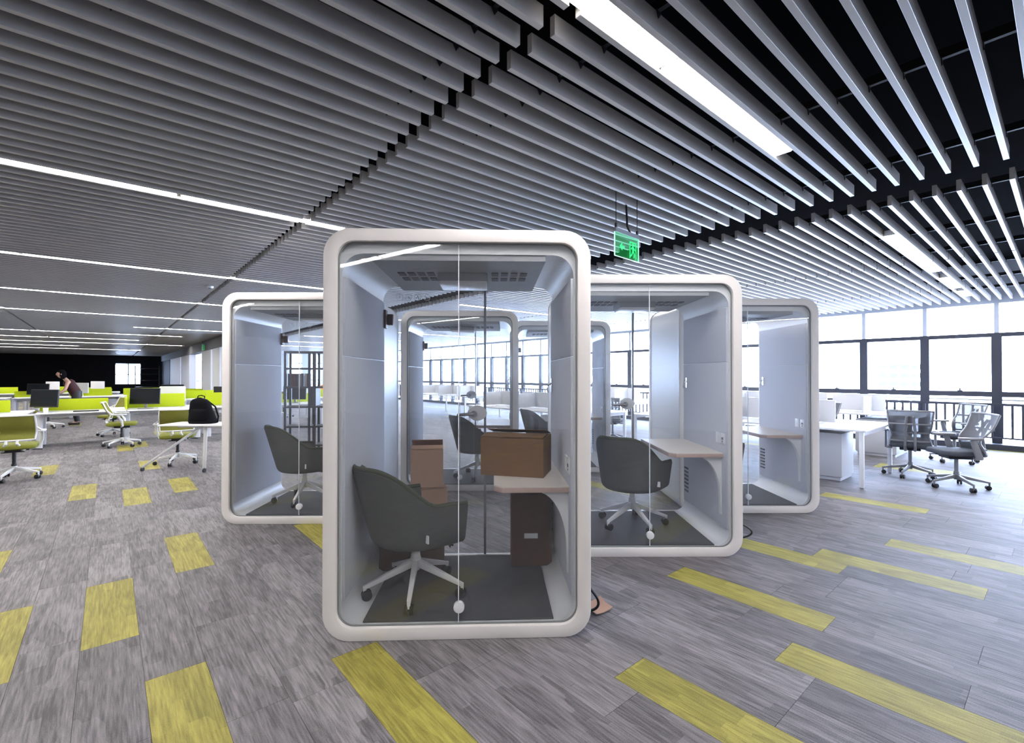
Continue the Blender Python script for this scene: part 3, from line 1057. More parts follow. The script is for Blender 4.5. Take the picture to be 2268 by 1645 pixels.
# ------------------------------------------------------------------ task chairs
def make_task(style, seat_m, mesh_m, frame_m, leg_m):
    r = empty('task_chair', (0, 0, 0), 0, 'chair', 'chair')
    MB().prism(rr(-0.24, 0.25, -0.24, 0.24, 0.09), 'z', 0.435, 0.50).build('seat', seat_m, r, bevel=0.022, segs=3)
    MB().box(-0.12, 0.14, -0.12, 0.12, 0.385, 0.435).build('seat_mechanism', 'plastic_black', r, bevel=0.01)
    MB().tube([(0.06, -0.1, 0.40), (0.08, -0.22, 0.395), (0.085, -0.28, 0.39)], 0.008, 6).build('tilt_lever', 'plastic_black', r)
    if style == 'grey':
        def w(v):
            return 0.205 + 0.05 * v + 0.03 * (1 - v) ** 3 - 0.03 * math.exp(-((v - 0.3) / 0.15) ** 2)

        def bs(u, v):
            y = (u - 0.5) * 2
            x = -0.25 - 0.05 * (v - 0.3) + 0.07 * math.exp(-((v - 0.32) / 0.22) ** 2) - 0.11 * max(0, v - 0.35) + 0.04 * y * y
            return Vector((x, y * w(v), 0.47 + 0.50 * v))
    else:
        def w(v):
            return 0.225 + 0.012 * math.sin(math.pi * v)

        def bs(u, v):
            y = (u - 0.5) * 2
            x = -0.24 - 0.13 * max(0, v - 0.25) ** 1.3 + 0.03 * math.exp(-((v - 0.3) / 0.2) ** 2) + 0.05 * y * y
            return Vector((x, y * w(v), 0.565 + 0.35 * v))
    back = MB().slab(bs, 14, 14, 0.010).build('backrest', mesh_m, r)
    per = [bs(i / 12, 0) for i in range(13)] + [bs(1, i / 12) for i in range(1, 13)] + \
          [bs(1 - i / 12, 1) for i in range(1, 13)] + [bs(0, 1 - i / 12) for i in range(1, 12)]
    MB().tube(per, 0.013, 8, closed=True).build('back_frame', frame_m, back)
    sp = MB()
    if style == 'grey':
        for y in (-0.055, 0.055):
            sp.tube([bs(0.5, 0.85) + Vector((-0.03, y * 0.6, 0)), bs(0.5, 0.45) + Vector((-0.035, y, 0)), Vector((-0.27, y, 0.47)), Vector((-0.22, y, 0.40)), Vector((-0.08, y * 0.7, 0.40))], 0.017, 6)
        for v in (0.12, 0.36, 0.62):
            sp.tube([bs(i / 8, v) + Vector((-0.022, 0, 0)) for i in range(9)], 0.013, 6)
    else:
        for y in (-0.12, 0.12):
            sp.tube([bs(0.5 + y, 0.02) + Vector((-0.006, 0, 0)), bs(0.5 + y, 0.0) + Vector((-0.015, 0, -0.04)), Vector((-0.18, y, 0.42)), Vector((-0.05, y * 0.5, 0.41))], 0.016, 6)
    sp.build('spine', frame_m, r)
    for s in (-1, 1):
        ar = MB()
        if style == 'grey':
            ar.beam((-0.10, s * 0.20, 0.415), (-0.10, s * 0.27, 0.42), 0.07, 0.03, 0.07, 0.03)
            ar.beam((-0.10, s * 0.275, 0.41), (-0.03, s * 0.275, 0.655), 0.03, 0.075, 0.028, 0.06)
            arm = ar.build('arm', frame_m, r, bevel=0.006)
            MB().prism(rr(-0.14, 0.12, s * 0.275 - 0.04, s * 0.275 + 0.04, 0.03), 'z', 0.655, 0.685).build('armrest', 'plastic_grey', arm, bevel=0.008)
        else:
            ar.tube([(-0.20, s * 0.24, 0.74), (-0.14, s * 0.285, 0.69), (-0.05, s * 0.29, 0.66), (0.02, s * 0.285, 0.55), (0.03, s * 0.25, 0.44), (0.0, s * 0.15, 0.41)], [0.012, 0.015, 0.02, 0.022, 0.02, 0.014], 8)
            arm = ar.build('arm', frame_m, r)
            MB().prism(rr(-0.16, 0.10, s * 0.29 - 0.035, s * 0.29 + 0.035, 0.03), 'z', 0.665, 0.685).build('armrest', frame_m, arm, bevel=0.006)
    star_base(r, leg_m, 0.165, 0.075, 0.325, 0.030, math.radians(20), 0.39, leg_m if style == 'grey' else 'plastic_black')
    return r


grey_task = make_task('grey', 'seat_grey', 'mesh_grey', 'frame_grey', 'frame_grey')
olive_task = make_task('olive', 'seat_olive', 'mesh_olive', 'frame_white', 'frame_white')
GT = [(5.83, 6.95, 50, 'grey mesh office chair with its back to the viewer, left of the two at right'),
      (5.85, 6.25, 165, 'grey mesh office chair turned left, frontmost of the chairs near the windows'),
      (7.55, 8.1, 178, 'grey mesh office chair in side view close to the window railing'),
      (2.25, 10.6, 60, 'grey mesh office chair half hidden behind the right middle pod'),
      (5.52, 8.64, 200, 'grey mesh office chair between the two white desks, behind the rightmost pod')]
for i, (la, d, deg, lab) in enumerate(GT):
    x, y = P(la, d)
    place(grey_task, i > 0, (x, y, 0), math.radians(deg) - YAW, lab, 'grey mesh task chairs')
OT = [(-7.08, 6.75, 130, 'olive mesh chair at the left edge of the photo'),
      (-5.6, 7.95, 122, 'olive mesh chair behind the folding table that carries the backpack'),
      (-8.1, 9.85, 35, 'olive mesh chair in side view at the long white desk'),
      (-9.75, 11.6, 250, 'low dark-shaded chair under the left part of the long desk'),
      (-6.1, 11.4, 190, 'olive chair on the far side of the desk beside the left pod'),
      (-12.9, 13.2, 100, 'olive chair in the second desk row'),
      (-8.0, 16.6, 80, 'olive chair further back near the white wall panels')]
for i, (la, d, deg, lab) in enumerate(OT):
    x, y = P(la, d)
    place(olive_task, i > 0, (x, y, 0), math.radians(deg) - YAW, lab, 'olive mesh task chairs')


# ------------------------------------------------------------------ folding tables at left
def folding_table(loc, rz, lab, wd=1.3, dp=0.55, splay=-0.55):
    r = empty('folding_table', loc, rz, lab, 'table')
    MB().prism(rr(-wd / 2, wd / 2, -dp / 2, dp / 2, 0.05), 'z', 0.70, 0.722).build('tabletop', 'desk_white', r, bevel=0.006)
    MB().box(-wd / 2 + 0.15, wd / 2 - 0.15, -0.03, 0.03, 0.655, 0.70).build('frame_rail', 'frame_white', r, smooth=False)
    for (x0, x1, y) in ((0.02, 0.06, -0.22), (-0.05, splay, -0.16), (0.5, 0.52, 0.2)):
        l = MB().beam((x0, y * 0.6, 0.70), (x1, y, 0.06), 0.05, 0.03, 0.045, 0.028).build('leg', 'frame_white', r, bevel=0.004)
        MB().cyl((x1 - 0.012, y, 0.03), (x1 + 0.012, y, 0.03), 0.03, 0.03, 14).box(x1 - 0.01, x1 + 0.01, y - 0.012, y + 0.012, 0.03, 0.075).build('caster', 'caster_black', l)
    return r


x, y = P(-4.72, 7.42)
ft = folding_table((x, y, 0), -YAW - 0.03, 'white folding table with slanted leg carrying a black backpack', splay=-0.95)
x, y = P(-7.38, 5.95)
folding_table((x, y, 0), -YAW + 0.12, 'white folding table whose corner enters at the left edge', splay=0.62)

# backpack
r = empty('backpack', P(-4.86, 7.42) + (0.724,), -YAW, 'black backpack standing on the folding table', 'backpack')
b = MB()


def bag(u, v):
    a = 2 * math.pi * u
    k = (1 - 0.42 * v) * (1.0 if v < 0.8 else math.sqrt(max(0.02, 1 - ((v - 0.8) / 0.2) ** 2)))
    x = 0.215 * math.cos(a) * (abs(math.cos(a)) ** -0.3 if abs(math.cos(a)) > 1e-3 else 0) * k
    y = 0.115 * math.sin(a) * (abs(math.sin(a)) ** -0.3 if abs(math.sin(a)) > 1e-3 else 0) * k
    if v == 0:
        x *= 0.9
    return Vector((x + 0.06 * (1 - v) - 0.03, y, 0.40 * v))


b.sheet(bag, 28, 14)
b.add([bag(i / 28, 0) for i in range(28)], [tuple(range(28))])
b.add([bag(i / 28, 1) for i in range(28)], [tuple(range(28))])
b.build('bag_body', 'bag_black', r)
MB().slab(lambda u, v: Vector((-0.13 + 0.28 * u, -0.09 - 0.045 * math.sin(math.pi * u) ** 0.5 * math.sin(math.pi * v) ** 0.5, 0.03 + 0.19 * v)), 10, 8, 0.012).build('front_pocket', 'bag_black', r)
MB().tube([(-0.06, 0.0, 0.39), (-0.05, 0.0, 0.425), (0.0, 0.0, 0.435), (0.05, 0.0, 0.42), (0.05, 0, 0.385)], 0.008, 6).build('carry_loop', 'bag_black', r)
MB().tube([(0.05, 0.05, 0.36), (0.17, 0.08, 0.25), (0.23, 0.06, 0.10), (0.24, 0.02, 0.012)], 0.012, 6).build('shoulder_strap', 'bag_black', r)


# ------------------------------------------------------------------ left workstations with lime screens
def bench_desk(u, v, lab, low=0.97, high=1.04, seed=0, wd=2.8, dp=1.4, lime='lime'):
    rn = random.Random(seed)
    r = empty('bench_desk', (u, v, 0), 0, lab, 'desk', 'desk rows with lime screens')
    for s in (0, 1):
        for t in range(2):
            MB().prism(rr(t * wd / 2 + 0.004, (t + 1) * wd / 2 - 0.004, s * (dp / 2 + 0.02), s * (dp / 2 + 0.02) + dp / 2 - 0.02, 0.02, n=3), 'z', 0.695, 0.72) \
                .build('desktop', 'desk_white', r, bevel=0.003)
    for x in (0.03, wd / 2, wd - 0.09):
        MB().box(x - 0.03, x + 0.06, 0.30, 0.42, 0.0, 0.695).box(x - 0.03, x + 0.06, dp - 0.42, dp - 0.30, 0.0, 0.695).box(x - 0.02, x + 0.05, 0.08, dp - 0.08, 0.65, 0.695) \
            .build('leg', 'desk_white', r, bevel=0.004)
    MB().box(0.05, wd - 0.05, dp / 2 - 0.02, dp / 2 + 0.02, 0.60, 0.695).build('beam', 'frame_white', r, smooth=False)
    for t in range(2):
        MB().box(t * wd / 2 + 0.02, (t + 1) * wd / 2 - 0.30, dp / 2 - 0.014, dp / 2 + 0.014, 0.73, low if (t + seed) % 2 else high) \
            .build('screen_panel', lime, r, bevel=0.004)
    for x in (wd / 2,):
        MB().box(x - 0.014, x + 0.014, dp / 2 - 0.50, dp / 2 - 0.03, 0.73, low).build('side_screen', lime, r, bevel=0.004)
        MB().box(x - 0.014, x + 0.014, dp / 2 + 0.03, dp / 2 + 0.50, 0.73, low).build('side_screen', lime, r, bevel=0.004)
    return r


rowA = 13.1
bench_desk(-6.9, rowA, 'white bench desk with lime screens at the far left edge of the front row', seed=1)
bench_desk(-4.0, rowA, 'white bench desk with lime screens left of the largest monitor', seed=0)
bench_desk(-1.1, rowA, 'long white desk with lime screens in the middle of the front row', seed=1)
bench_desk(1.8, rowA, 'white bench desk with lime screens nearest the left pod', seed=0)
names = ['second', 'third', 'fourth']
for i, v in enumerate((17.6, 22.0, 27.0)):
    for j, u in enumerate((-8.2, -5.3, -2.4, 0.4)):
        if (i, j) in ((0, 2), (1, 0), (2, 3)):
            continue
        bench_desk(u, v, 'white bench desk with lime screens in the %s row back, %s' % (names[i], ('far left end', 'left of centre', 'right of centre', 'right end')[j]),
                   seed=i + j, low=0.93, high=0.98)
# desks seen through the left pod and behind it
bench_desk(5.2, 16.0, 'white bench desk with lime screens seen through the left pod', seed=1)
bench_desk(6.9, 20.5, 'white bench desk with orange screens seen through the left pod', seed=0, lime='orange')


# ------------------------------------------------------------------ monitors
def make_monitor():
    r = empty('monitor', (0, 0, 0), 0, 'monitor', 'monitor')
    b = MB().prism(rr(-0.305, 0.305, 0.0, 0.36, 0.012, n=3), 'y', -0.012, 0.018)
    body = b.build('housing', 'plastic_black', r, bevel=0.003)
    body.location = (0, 0, 0.10)
    body.rotation_euler = (math.radians(-5), 0, 0)
    p = MB().box(-0.295, 0.295, -0.0145, -0.011, 0.022, 0.35).build('display', 'screen_black', body, smooth=False)
    MB().beam((0, 0.05, 0.02), (0, 0.03, 0.30), 0.06, 0.03, 0.05, 0.025).build('stand', 'steel_grey', r, bevel=0.004)
    MB().prism(rr(-0.13, 0.13, -0.06, 0.12, 0.04), 'z', 0.0, 0.014).build('base', 'steel_grey', r, bevel=0.003)
    return r


mon = make_monitor()
MON = [(-1.0, rowA + 0.42, -14, 'black monitor on the long desk, left one of the front row'),
       (0.62, rowA + 0.36, 0, 'black monitor on the front desk row, right one facing the viewer'),
       (2.35, rowA + 1.05, 186, 'black monitor on the far side of the front row, beside the white panels'),
       (-2.0, rowA + 1.0, 172, 'grey-backed monitor at the left edge behind the lime screens'),
       (3.8, rowA + 0.36, -8, 'black monitor next to the left pod frame'),
       (1.5, 17.95, 6, 'dark monitor in the second desk row, right end'),
       (-3.3, 18.0, 0, 'dark monitor in the second desk row, behind the largest front monitor'),
       (-5.0, 18.0, -8, 'dark monitor in the second desk row, left'),
       (-1.8, 22.35, 5, 'dark monitor in the third desk row'),
       (-4.7, 22.35, -10, 'dark monitor in the third desk row at the left')]
for i, (u, v, deg, lab) in enumerate(MON):
    place(mon, i > 0, (u, v, 0.7205), math.radians(deg) - 0.55, lab, 'desktop monitors')


def white_screen():
    r = empty('white_screen', (0, 0, 0), 0, 'screen', 'computer')
    body = MB().prism(rr(-0.27, 0.27, 0, 0.36, 0.02, n=3), 'y', 0, 0.03).build('housing', 'desk_white', r, bevel=0.004)
    body.location = (0, 0, 0.12)
    MB().box(-0.25, 0.25, -0.002, 0.001, 0.10, 0.34).build('display', 'plastic_grey', body, smooth=False)
    MB().beam((0, 0.02, 0.01), (0, 0.02, 0.18), 0.12, 0.012, 0.10, 0.012).build('stand', 'chrome', r)
    MB().box(-0.10, 0.10, -0.06, 0.10, 0, 0.008).build('base', 'chrome', r, smooth=False)
    return r


ws = white_screen()
for i, (u, v, deg, lab) in enumerate([(-0.7, 22.35, 160, 'white computer screen left of the seated-level person in the distance'),
                                      (-1.75, 27.3, 170, 'white computer screen right of the person in the distance'),
                                      (-0.35, 27.3, 175, 'white computer screen standing before the black far wall'),
                                      (-3.4, 22.3, 165, 'white computer screen in the third desk row, left'),
                                      (-4.6, 27.3, 180, 'white computer screen at the left edge of the far rows'),
                                      (1.2, rowA + 1.1, 185, 'white computer screen behind the right front monitor')]):
    place(ws, i > 0, (u, v, 0.7205), math.radians(deg) - 0.5, lab, 'white computer screens')
c = MB().cyl((0, 0, 0), (0, 0, 0.10), 0.035, 0.042, 16).build('paper_cup', 'paper_white')
c.location = (-0.95, rowA + 0.12, 0.7205)
tag(c, 'white cup near the edge of the long desk', 'cup')
k = MB().prism(rr(-0.20, 0.20, -0.07, 0.07, 0.02, n=3), 'z', 0, 0.022).build('keyboard', 'desk_white', bevel=0.004)
k.location = (1.05, rowA + 0.16, 0.7205)
tag(k, 'white keyboard in front of the right front monitor', 'keyboard')
k = MB().prism(rr(-0.20, 0.20, -0.07, 0.07, 0.02, n=3), 'z', 0, 0.02).build('keyboard', 'plastic_black', bevel=0.004)
k.location = (-0.35, rowA + 0.16, 0.7205)
tag(k, 'black keyboard lying on the long desk', 'keyboard')

# ------------------------------------------------------------------ far fittings at left
sh = empty('wall_shelf', (1.55, 46.6, 0), 0, 'thin black shelf rack beside the bright far window', 'shelf')
for x in (0, 1.5):
    for y in (0, 0.4):
        MB().box(x, x + 0.05, y, y + 0.05, 0, 2.2).build('post', 'shelf_black', sh, smooth=False)
for z in (0.5, 1.0, 1.5, 1.95):
    MB().box(0, 1.55, 0, 0.45, z, z + 0.05).build('shelf_board', 'shelf_black', sh, smooth=False)


def make_sign(name, lab, loc, rz, sc=1.0):
    r = empty(name, loc, rz, lab, 'exit sign')
    w, h = 0.37 * sc, 0.20 * sc
    MB().box(-w / 2, w / 2, -0.004, 0.004, 0, h).build('acrylic_plate', 'acrylic', r, smooth=False)
    e = MB().box(-w / 2 - 0.003, -w / 2, -0.005, 0.005, 0, h).box(w / 2, w / 2 + 0.003, -0.005, 0.005, 0, h).box(-w / 2, w / 2, -0.005, 0.005, -0.003, 0)
    e.build('lit_edge', 'exit_edge', r, smooth=False)
    MB().box(-w / 2, w / 2, -0.014, 0.014, h, h + 0.035 * sc).build('top_rail', 'steel_grey', r, smooth=False)
    y0, y1 = -0.0065, -0.0045

    def q(b, pts, cx, cz, k):
        b.prism([(cx + x * k, cz + z * k) for x, z in pts], 'y', y0, y1)
    b = MB()
    cz = h * 0.40
    q(b, [(-1, 0), (-0.2, 0.8), (0.15, 0.8), (-0.35, 0.22), (1.0, 0.22), (1.0, -0.22), (-0.35, -0.22), (0.15, -0.8), (-0.2, -0.8)], -w * 0.22, h * 0.45, 0.036 * sc)
    b.build('arrow', 'exit_green', r, smooth=False)
    b = MB()
    cx, k = w * 0.24, 0.07 * sc
    for (x0, x1, z0, z1) in ((-0.75, -0.62, -1, 1.05), (0.62, 0.75, -1, 1.05), (-0.75, 0.75, 0.92, 1.05)):
        q(b, [(x0, z0), (x1, z0), (x1, z1), (x0, z1)], cx, h * 0.42, k)
    b.build('doorway_mark', 'exit_green', r, smooth=False)
    b = MB()
    hz = h * 0.42
    q(b, [(0.17 * math.cos(t) + 0.0, 0.68 + 0.17 * math.sin(t)) for t in [2 * math.pi * i / 12 for i in range(12)]], cx, hz, k)
    q(b, [(-0.18, 0.48), (0.20, 0.45), (0.16, -0.15), (-0.10, -0.15)], cx, hz, k)
    q(b, [(-0.12, -0.1), (0.06, -0.1), (-0.15, -0.5), (-0.5, -0.85), (-0.6, -0.72), (-0.3, -0.45)], cx, hz, k)
    q(b, [(0.0, -0.1), (0.18, -0.1), (0.42, -0.45), (0.30, -0.9), (0.15, -0.86), (0.24, -0.48)], cx, hz, k)
    q(b, [(-0.15, 0.46), (-0.1, 0.33), (-0.38, 0.1), (-0.5, 0.18)], cx, hz, k)
    q(b, [(0.15, 0.44), (0.18, 0.30), (0.42, 0.02), (0.54, 0.10)], cx, hz, k)
    b.build('running_figure', 'exit_green', r, smooth=False)
    for s in (-1, 1):
        MB().cyl((s * w * 0.45, 0, h + 0.03), (s * w * 0.45, 0, CEIL + 0.1 - loc[2]), 0.0035, n=6).box(s * w * 0.45 - 0.008, s * w * 0.45 + 0.008, -0.008, 0.008, h + 0.03, h + 0.075 * sc) \
            .build('hanger', 'rail_black', r, smooth=False)
    MB().tube([(0.06, 0.0, h + 0.03), (0.02, 0.01, h + 0.09), (0.05, 0.03, h + 0.15), (0.06, 0.05, CEIL + 0.1 - loc[2])], 0.009, 6).build('power_lead', 'cable_black', r)
    return r


x, y = P(1.0, 4.12)
make_sign('exit_sign', 'green lit exit sign with arrow and running figure hanging from the slats', (x, y, 2.49), 0.06)
x, y = P(-13.6, 21.2)
make_sign('exit_sign', 'tiny green exit sign hanging far away beside the white panels', (x, y, 2.58), -0.1, 1.2)

# smoke detectors and sprinklers on the slats
det = None
for i, (u, v, lab) in enumerate([(1.3, 9.4, 'white smoke detector by the second left light line'),
                                 (-2.2, 14.2, 'white smoke detector at the left edge of the ceiling'),
                                 (1.0, 24.0, 'white smoke detector far down the left ceiling'),
                                 (0.9, 36.0, 'white smoke detector near the black far wall')]):
    if det is None:
        det = empty('smoke_detector', (0, 0, 0), 0, lab, 'smoke detector')
        MB().cyl((0, 0, -0.035), (0, 0, -0.002), 0.045, 0.055, 18).build('detector_body', 'desk_white', det, bevel=0.006)
        MB().cyl((0, 0, -0.05), (0, 0, -0.035), 0.022, 0.030, 14).build('sensor_cap', 'plastic_grey', det)
        o = det
    else:
        o = copy_tree(det)
    o.location = (u, v, CEIL)
    tag(o, lab, None, 'smoke detectors')

# ------------------------------------------------------------------ open shelving seen through the left pod
sx, sy = P(-4.35, 9.1)
shelf = empty('open_shelving', (sx, sy, 0), -YAW + 0.15, 'tall black open metal shelving seen through the left pod', 'shelf')
for x in (0.0, 0.44, 0.54, 1.3):
    MB().box(x - 0.022, x + 0.022, -0.02, 0.02, 0, 1.93).box(x - 0.022, x + 0.022, 0.30, 0.34, 0, 1.93).build('post', 'shelf_black', shelf, smooth=False)
for z in (0.10, 0.46, 0.84, 1.22, 1.58, 1.90):
    MB().box(-0.02, 1.32, -0.02, 0.34, z, z + 0.035).build('shelf_board', 'shelf_black', shelf, smooth=False)
MB().box(0.42, 0.56, 0.0, 0.32, 0.88, 1.22).build('back_panel', 'shelf_black', shelf, smooth=False)
rb = random.Random(3)
bi = 0
bookm = [MB().box(0, 0.035, 0, 0.20, 0, 0.25).mesh('book', m, bevel=0.002, smooth=False) for m in ('plastic_black', 'wall_grey', 'top_maroon', 'paper_white')]
xx = 0.03
ang = shelf.rotation_euler[2]
while xx < 0.40:
    o = link('book', bookm[rb.choice((0, 0, 1, 1, 2))])
    lx, ly = xx, 0.04
    o.location = (sx + lx * math.cos(ang) - ly * math.sin(ang), sy + lx * math.sin(ang) + ly * math.cos(ang), 1.2555)
    o.rotation_euler = (0, 0, ang)
    tag(o, 'dark book standing upright on the black open shelving', 'book', 'books on the open shelving')
    xx += 0.0365
    if rb.random() < 0.25:
        xx += 0.03


# ------------------------------------------------------------------ right hand workstations
def office_desk(u, v, wd, dp, lab, screens=True):
    r = empty('office_desk', (u, v, 0), 0, lab, 'desk')
    MB().prism(rr(0, wd, 0, dp, 0.03, n=3), 'z', 0.735, 0.76).build('desktop', 'desk_white', r, bevel=0.003)
    for (x, y) in ((0.03, 0.03), (wd - 0.08, 0.03), (0.03, dp - 0.08), (wd - 0.08, dp - 0.08)):
        l = MB().box(x, x + 0.05, y, y + 0.05, 0.012, 0.735).build('leg', 'desk_white', r, bevel=0.004)
        MB().cyl((x + 0.025, y + 0.025, 0), (x + 0.025, y + 0.025, 0.012), 0.02, 0.02, 10).build('foot', 'plastic_grey', l)
    MB().box(0.08, wd - 0.08, 0.04, 0.06, 0.68, 0.735).box(0.08, wd - 0.08, dp - 0.06, dp - 0.04, 0.68, 0.735).build('apron', 'desk_white', r, smooth=False)
    if screens:
        n = max(1, int(dp / 1.2))
        for i in range(n):
            MB().box(wd / 2 - 0.012, wd / 2 + 0.012, 0.55 + i * (dp - 0.7) / n, 0.45 + (i + 1) * (dp - 0.7) / n, 0.77, 1.10).build('privacy_screen', 'cabinet_white', r, bevel=0.004)
        for i in range(n):
            MB().box(wd * 0.12, wd * 0.88, 0.75 + i * 1.2, 0.774 + i * 1.2, 0.77, 1.08).build('privacy_screen', 'cabinet_white', r, bevel=0.004)
    return r


def pedestal(u, v, lab, wd=0.42, dp=0.9, rz=0):
    r = empty('drawer_pedestal', (u, v, 0), rz, lab, 'cabinet')
    MB().box(0, wd, 0.0, dp, 0.05, 0.66).build('carcass', 'cabinet_white', r, bevel=0.004)
    MB().box(0.02, wd - 0.02, 0.02, dp - 0.02, 0.0, 0.05).build('plinth', 'cabinet_white', r, smooth=False)
    for z in (0.07, 0.27, 0.46):
        d = MB().box(0.005, wd - 0.005, dp, dp + 0.014, z, z + 0.185).build('drawer', 'cabinet_white', r, bevel=0.003)
        MB().box(wd / 2 - 0.05, wd / 2 + 0.05, dp + 0.013, dp + 0.028, z + 0.14, z + 0.152).build('handle', 'plastic_grey', d, smooth=False)
    MB().cyl((-0.008, dp * 0.3, 0.60), (0.0, dp * 0.3, 0.60), 0.012, n=12).build('lock', 'steel_grey', r)
    return r


office_desk(7.42, 1.70, 1.6, 3.6, 'white desk with a square leg nearest the rightmost pod')
office_desk(10.6, 1.75, 1.6, 3.6, 'white desk further back beside the window railing')
office_desk(6.5, 5.7, 1.4, 3.6, 'white desk with low screens seen through the right middle pod')
office_desk(10.6, 7.5, 1.6, 3.6, 'white desk close to the windows seen through the pods')
office_desk(9.0, 13.0, 1.6, 3.6, 'white desk deep behind the pods, near the windows')
pedestal(7.75, 2.05, 'white cabinet under the desk nearest the rightmost pod', wd=0.55, dp=1.0)
pedestal(10.7, 2.0, 'white cabinet under the desk by the window railing', wd=1.0, dp=0.6)
pedestal(6.75, 6.1, 'white cabinet under the desk seen through the right middle pod', wd=0.5, dp=0.9)
c = MB().prism(rr(-0.09, 0.09, -0.14, 0.14, 0.01, n=2), 'z', 0, 0.012).build('paper_stack', 'paper_white')
c.location = (8.05, 2.5, 0.7605)
tag(c, 'flat white papers on the desk nearest the rightmost pod', 'paper')


# ------------------------------------------------------------------ building outside
bu = empty('outside_building', (70, 10.6, -24), 0.0, 'pale building faintly visible outside the windows', 'building')
MB().box(0, 10, 0, 4.4, 0, 27.2).build('building_block', 'building_pale', bu, smooth=False)
wm = MB().box(-0.08, 0.0, 0, 0.75, 0, 0.55).mesh('window', 'building_glass', smooth=False)
for i in range(4):
    for j in range(6):
        o = link('window', wm, bu)
        o.location = (0, 0.3 + i * 1.02, 21.2 + j * 0.98)


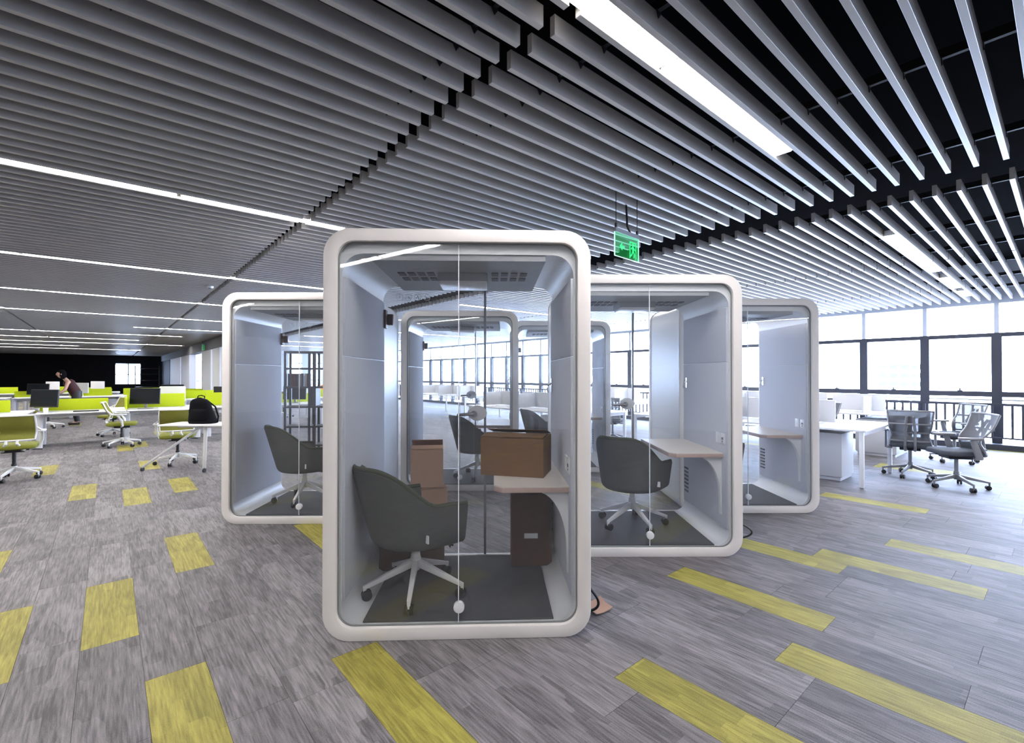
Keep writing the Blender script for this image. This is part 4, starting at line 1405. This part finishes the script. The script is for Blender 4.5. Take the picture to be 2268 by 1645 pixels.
# ------------------------------------------------------------------ the person among the far desks
def make_person(loc, rz):
    r = empty('person', loc, rz, 'person in a sleeveless dark maroon top leaning over a far desk at left', 'person')
    me = bpy.data.meshes.new('body')
    J = {'pel': (0, 0, 0.92), 'wst': (0.05, 0, 1.05), 'chest': (0.16, 0, 1.22), 'neck': (0.25, 0, 1.36), 'head': (0.31, 0, 1.42),
         'hl': (0, 0.09, 0.88), 'kl': (0.04, 0.10, 0.48), 'al': (-0.02, 0.10, 0.07), 'tl': (0.14, 0.10, 0.03),
         'hr': (0, -0.09, 0.88), 'kr': (0.04, -0.10, 0.48), 'ar': (-0.02, -0.10, 0.07), 'tr': (0.14, -0.10, 0.03),
         'sl': (0.20, 0.17, 1.28), 'el': (0.26, 0.22, 1.04), 'wl': (0.46, 0.18, 0.90),
         'sr': (0.20, -0.17, 1.28), 'er': (0.22, -0.23, 1.04), 'wr': (0.42, -0.19, 0.88)}
    R = {'pel': 0.13, 'wst': 0.11, 'chest': 0.135, 'neck': 0.05, 'head': 0.055, 'hl': 0.09, 'kl': 0.062, 'al': 0.042, 'tl': 0.035,
         'hr': 0.09, 'kr': 0.062, 'ar': 0.042, 'tr': 0.035, 'sl': 0.055, 'el': 0.042, 'wl': 0.03, 'sr': 0.055, 'er': 0.042, 'wr': 0.03}
    for s, nm in ((1, 'l'), (-1, 'r')):
        wx, wy, wz = J['w' + nm]
        J['p' + nm] = (wx + 0.07, wy, wz - 0.03)
        R['p' + nm] = 0.03
        for q, (dy, ln) in enumerate(((-0.030, 0.06), (-0.010, 0.075), (0.010, 0.08), (0.030, 0.07))):
            J['f%d%s' % (q, nm)] = (wx + 0.07 + ln, wy + dy, wz - 0.055)
            R['f%d%s' % (q, nm)] = 0.009
        J['th' + nm] = (wx + 0.06, wy - s * 0.055, wz - 0.04)
        R['th' + nm] = 0.010
    E = [('pel', 'wst'), ('wst', 'chest'), ('chest', 'neck'), ('neck', 'head'), ('pel', 'hl'), ('hl', 'kl'), ('kl', 'al'), ('al', 'tl'),
         ('pel', 'hr'), ('hr', 'kr'), ('kr', 'ar'), ('ar', 'tr'), ('chest', 'sl'), ('sl', 'el'), ('el', 'wl'), ('chest', 'sr'), ('sr', 'er'), ('er', 'wr')]
    for nm in 'lr':
        E += [('w' + nm, 'p' + nm), ('w' + nm, 'th' + nm)] + [('p' + nm, 'f%d%s' % (q, nm)) for q in range(4)]
    ks = list(J)
    me.from_pydata([J[k_] for k_ in ks], [(ks.index(a_), ks.index(b_)) for a_, b_ in E], [])
    o = link('body', me, r)
    me.materials.append(MATS['skin'])
    md = o.modifiers.new('skin', 'SKIN')
    for i, k_ in enumerate(ks):
        sv = me.skin_vertices[0].data[i]
        sv.radius = (R[k_], R[k_])
        sv.use_root = k_ == 'pel'
    md.use_smooth_shade = True
    sb = o.modifiers.new('sub', 'SUBSURF')
    sb.levels = sb.render_levels = 1
    # head with face
    h = MB()
    c = Vector((0.34, 0, 1.50))

    def hd(u, v):
        a, t = 2 * math.pi * u, math.pi * v
        x, y, z = math.sin(t) * math.cos(a), math.sin(t) * math.sin(a), math.cos(t)
        rx = 0.098 + (0.012 if x > 0.9 and abs(z) < 0.3 else 0)
        return c + Vector((x * rx, y * 0.077 * (1 - 0.18 * max(0, -z)), z * 0.118))
    h.sheet(hd, 24, 16)
    head = h.build('head', 'skin', r)
    MB().add([c + Vector(p) for p in ((0.095, -0.015, -0.03), (0.095, 0.015, -0.03), (0.122, 0, -0.025), (0.094, 0, 0.02))],
             [(0, 1, 2), (1, 3, 2), (3, 0, 2), (0, 3, 1)]).build('nose', 'skin', head)
    e = MB()
    for s in (-1, 1):
        e.cyl(c + Vector((0.085, s * 0.032, 0.012)), c + Vector((0.094, s * 0.032, 0.012)), 0.011, 0.008, 10)
    e.build('eyes', 'hair_black', head)
    MB().box(c.x + 0.080, c.x + 0.092, -0.022, 0.022, c.z - 0.062, c.z - 0.054).build('mouth', 'top_maroon', head)
    for s in (-1, 1):
        MB().cyl(c + Vector((0, s * 0.074, -0.005)), c + Vector((-0.012, s * 0.088, -0.005)), 0.026, 0.022, 12).build('ear', 'skin', head)

    def hr_(u, v):
        a, t = 2 * math.pi * u, math.pi * (0.02 + 0.66 * v)
        x, y, z = math.sin(t) * math.cos(a), math.sin(t) * math.sin(a), math.cos(t)
        if x > 0.35 and z < 0.45:
            x *= 0.7
            k_ = 0.085
        else:
            k_ = 0.112
        drop = 0.16 * max(0, v - 0.55) * (1 if x < 0.2 else 0)
        return c + Vector((x * k_ - 0.006, y * 0.094, z * 0.132 - drop))
    MB().sheet(hr_, 28, 14).build('hair', 'hair_black', r)
    # clothing

    def shirt(u, v):
        a = 2 * math.pi * u
        p = Vector((0.0, 0, 0.90)).lerp(Vector((0.21, 0, 1.32)), v)
        w_ = 0.155 + 0.03 * math.sin(math.pi * v) if v < 0.85 else 0.155 - 0.35 * (v - 0.85)
        d_ = 0.135 if v < 0.85 else 0.135 - 0.3 * (v - 0.85)
        return p + Vector((math.cos(a) * d_ * 0.92, math.sin(a) * w_, -math.cos(a) * d_ * 0.42))
    MB().sheet(shirt, 24, 12).build('sleeveless_top', 'top_maroon', r)

    t = MB()
    for s in (-1, 1):
        t.tube([(0.0, s * 0.06, 0.98), (0.0, s * 0.09, 0.86), (0.04, s * 0.10, 0.48), (-0.02, s * 0.10, 0.10)], [0.12, 0.115, 0.08, 0.065], 14)
    t.build('trousers', 'plastic_black', r)
    for s in (-1, 1):
        MB().box(-0.07, 0.18, s * 0.10 - 0.045, s * 0.10 + 0.045, 0.0, 0.07).build('shoe', 'plastic_black', r, bevel=0.02)
    return r


make_person((-0.72, 19.2, 0), math.radians(185))
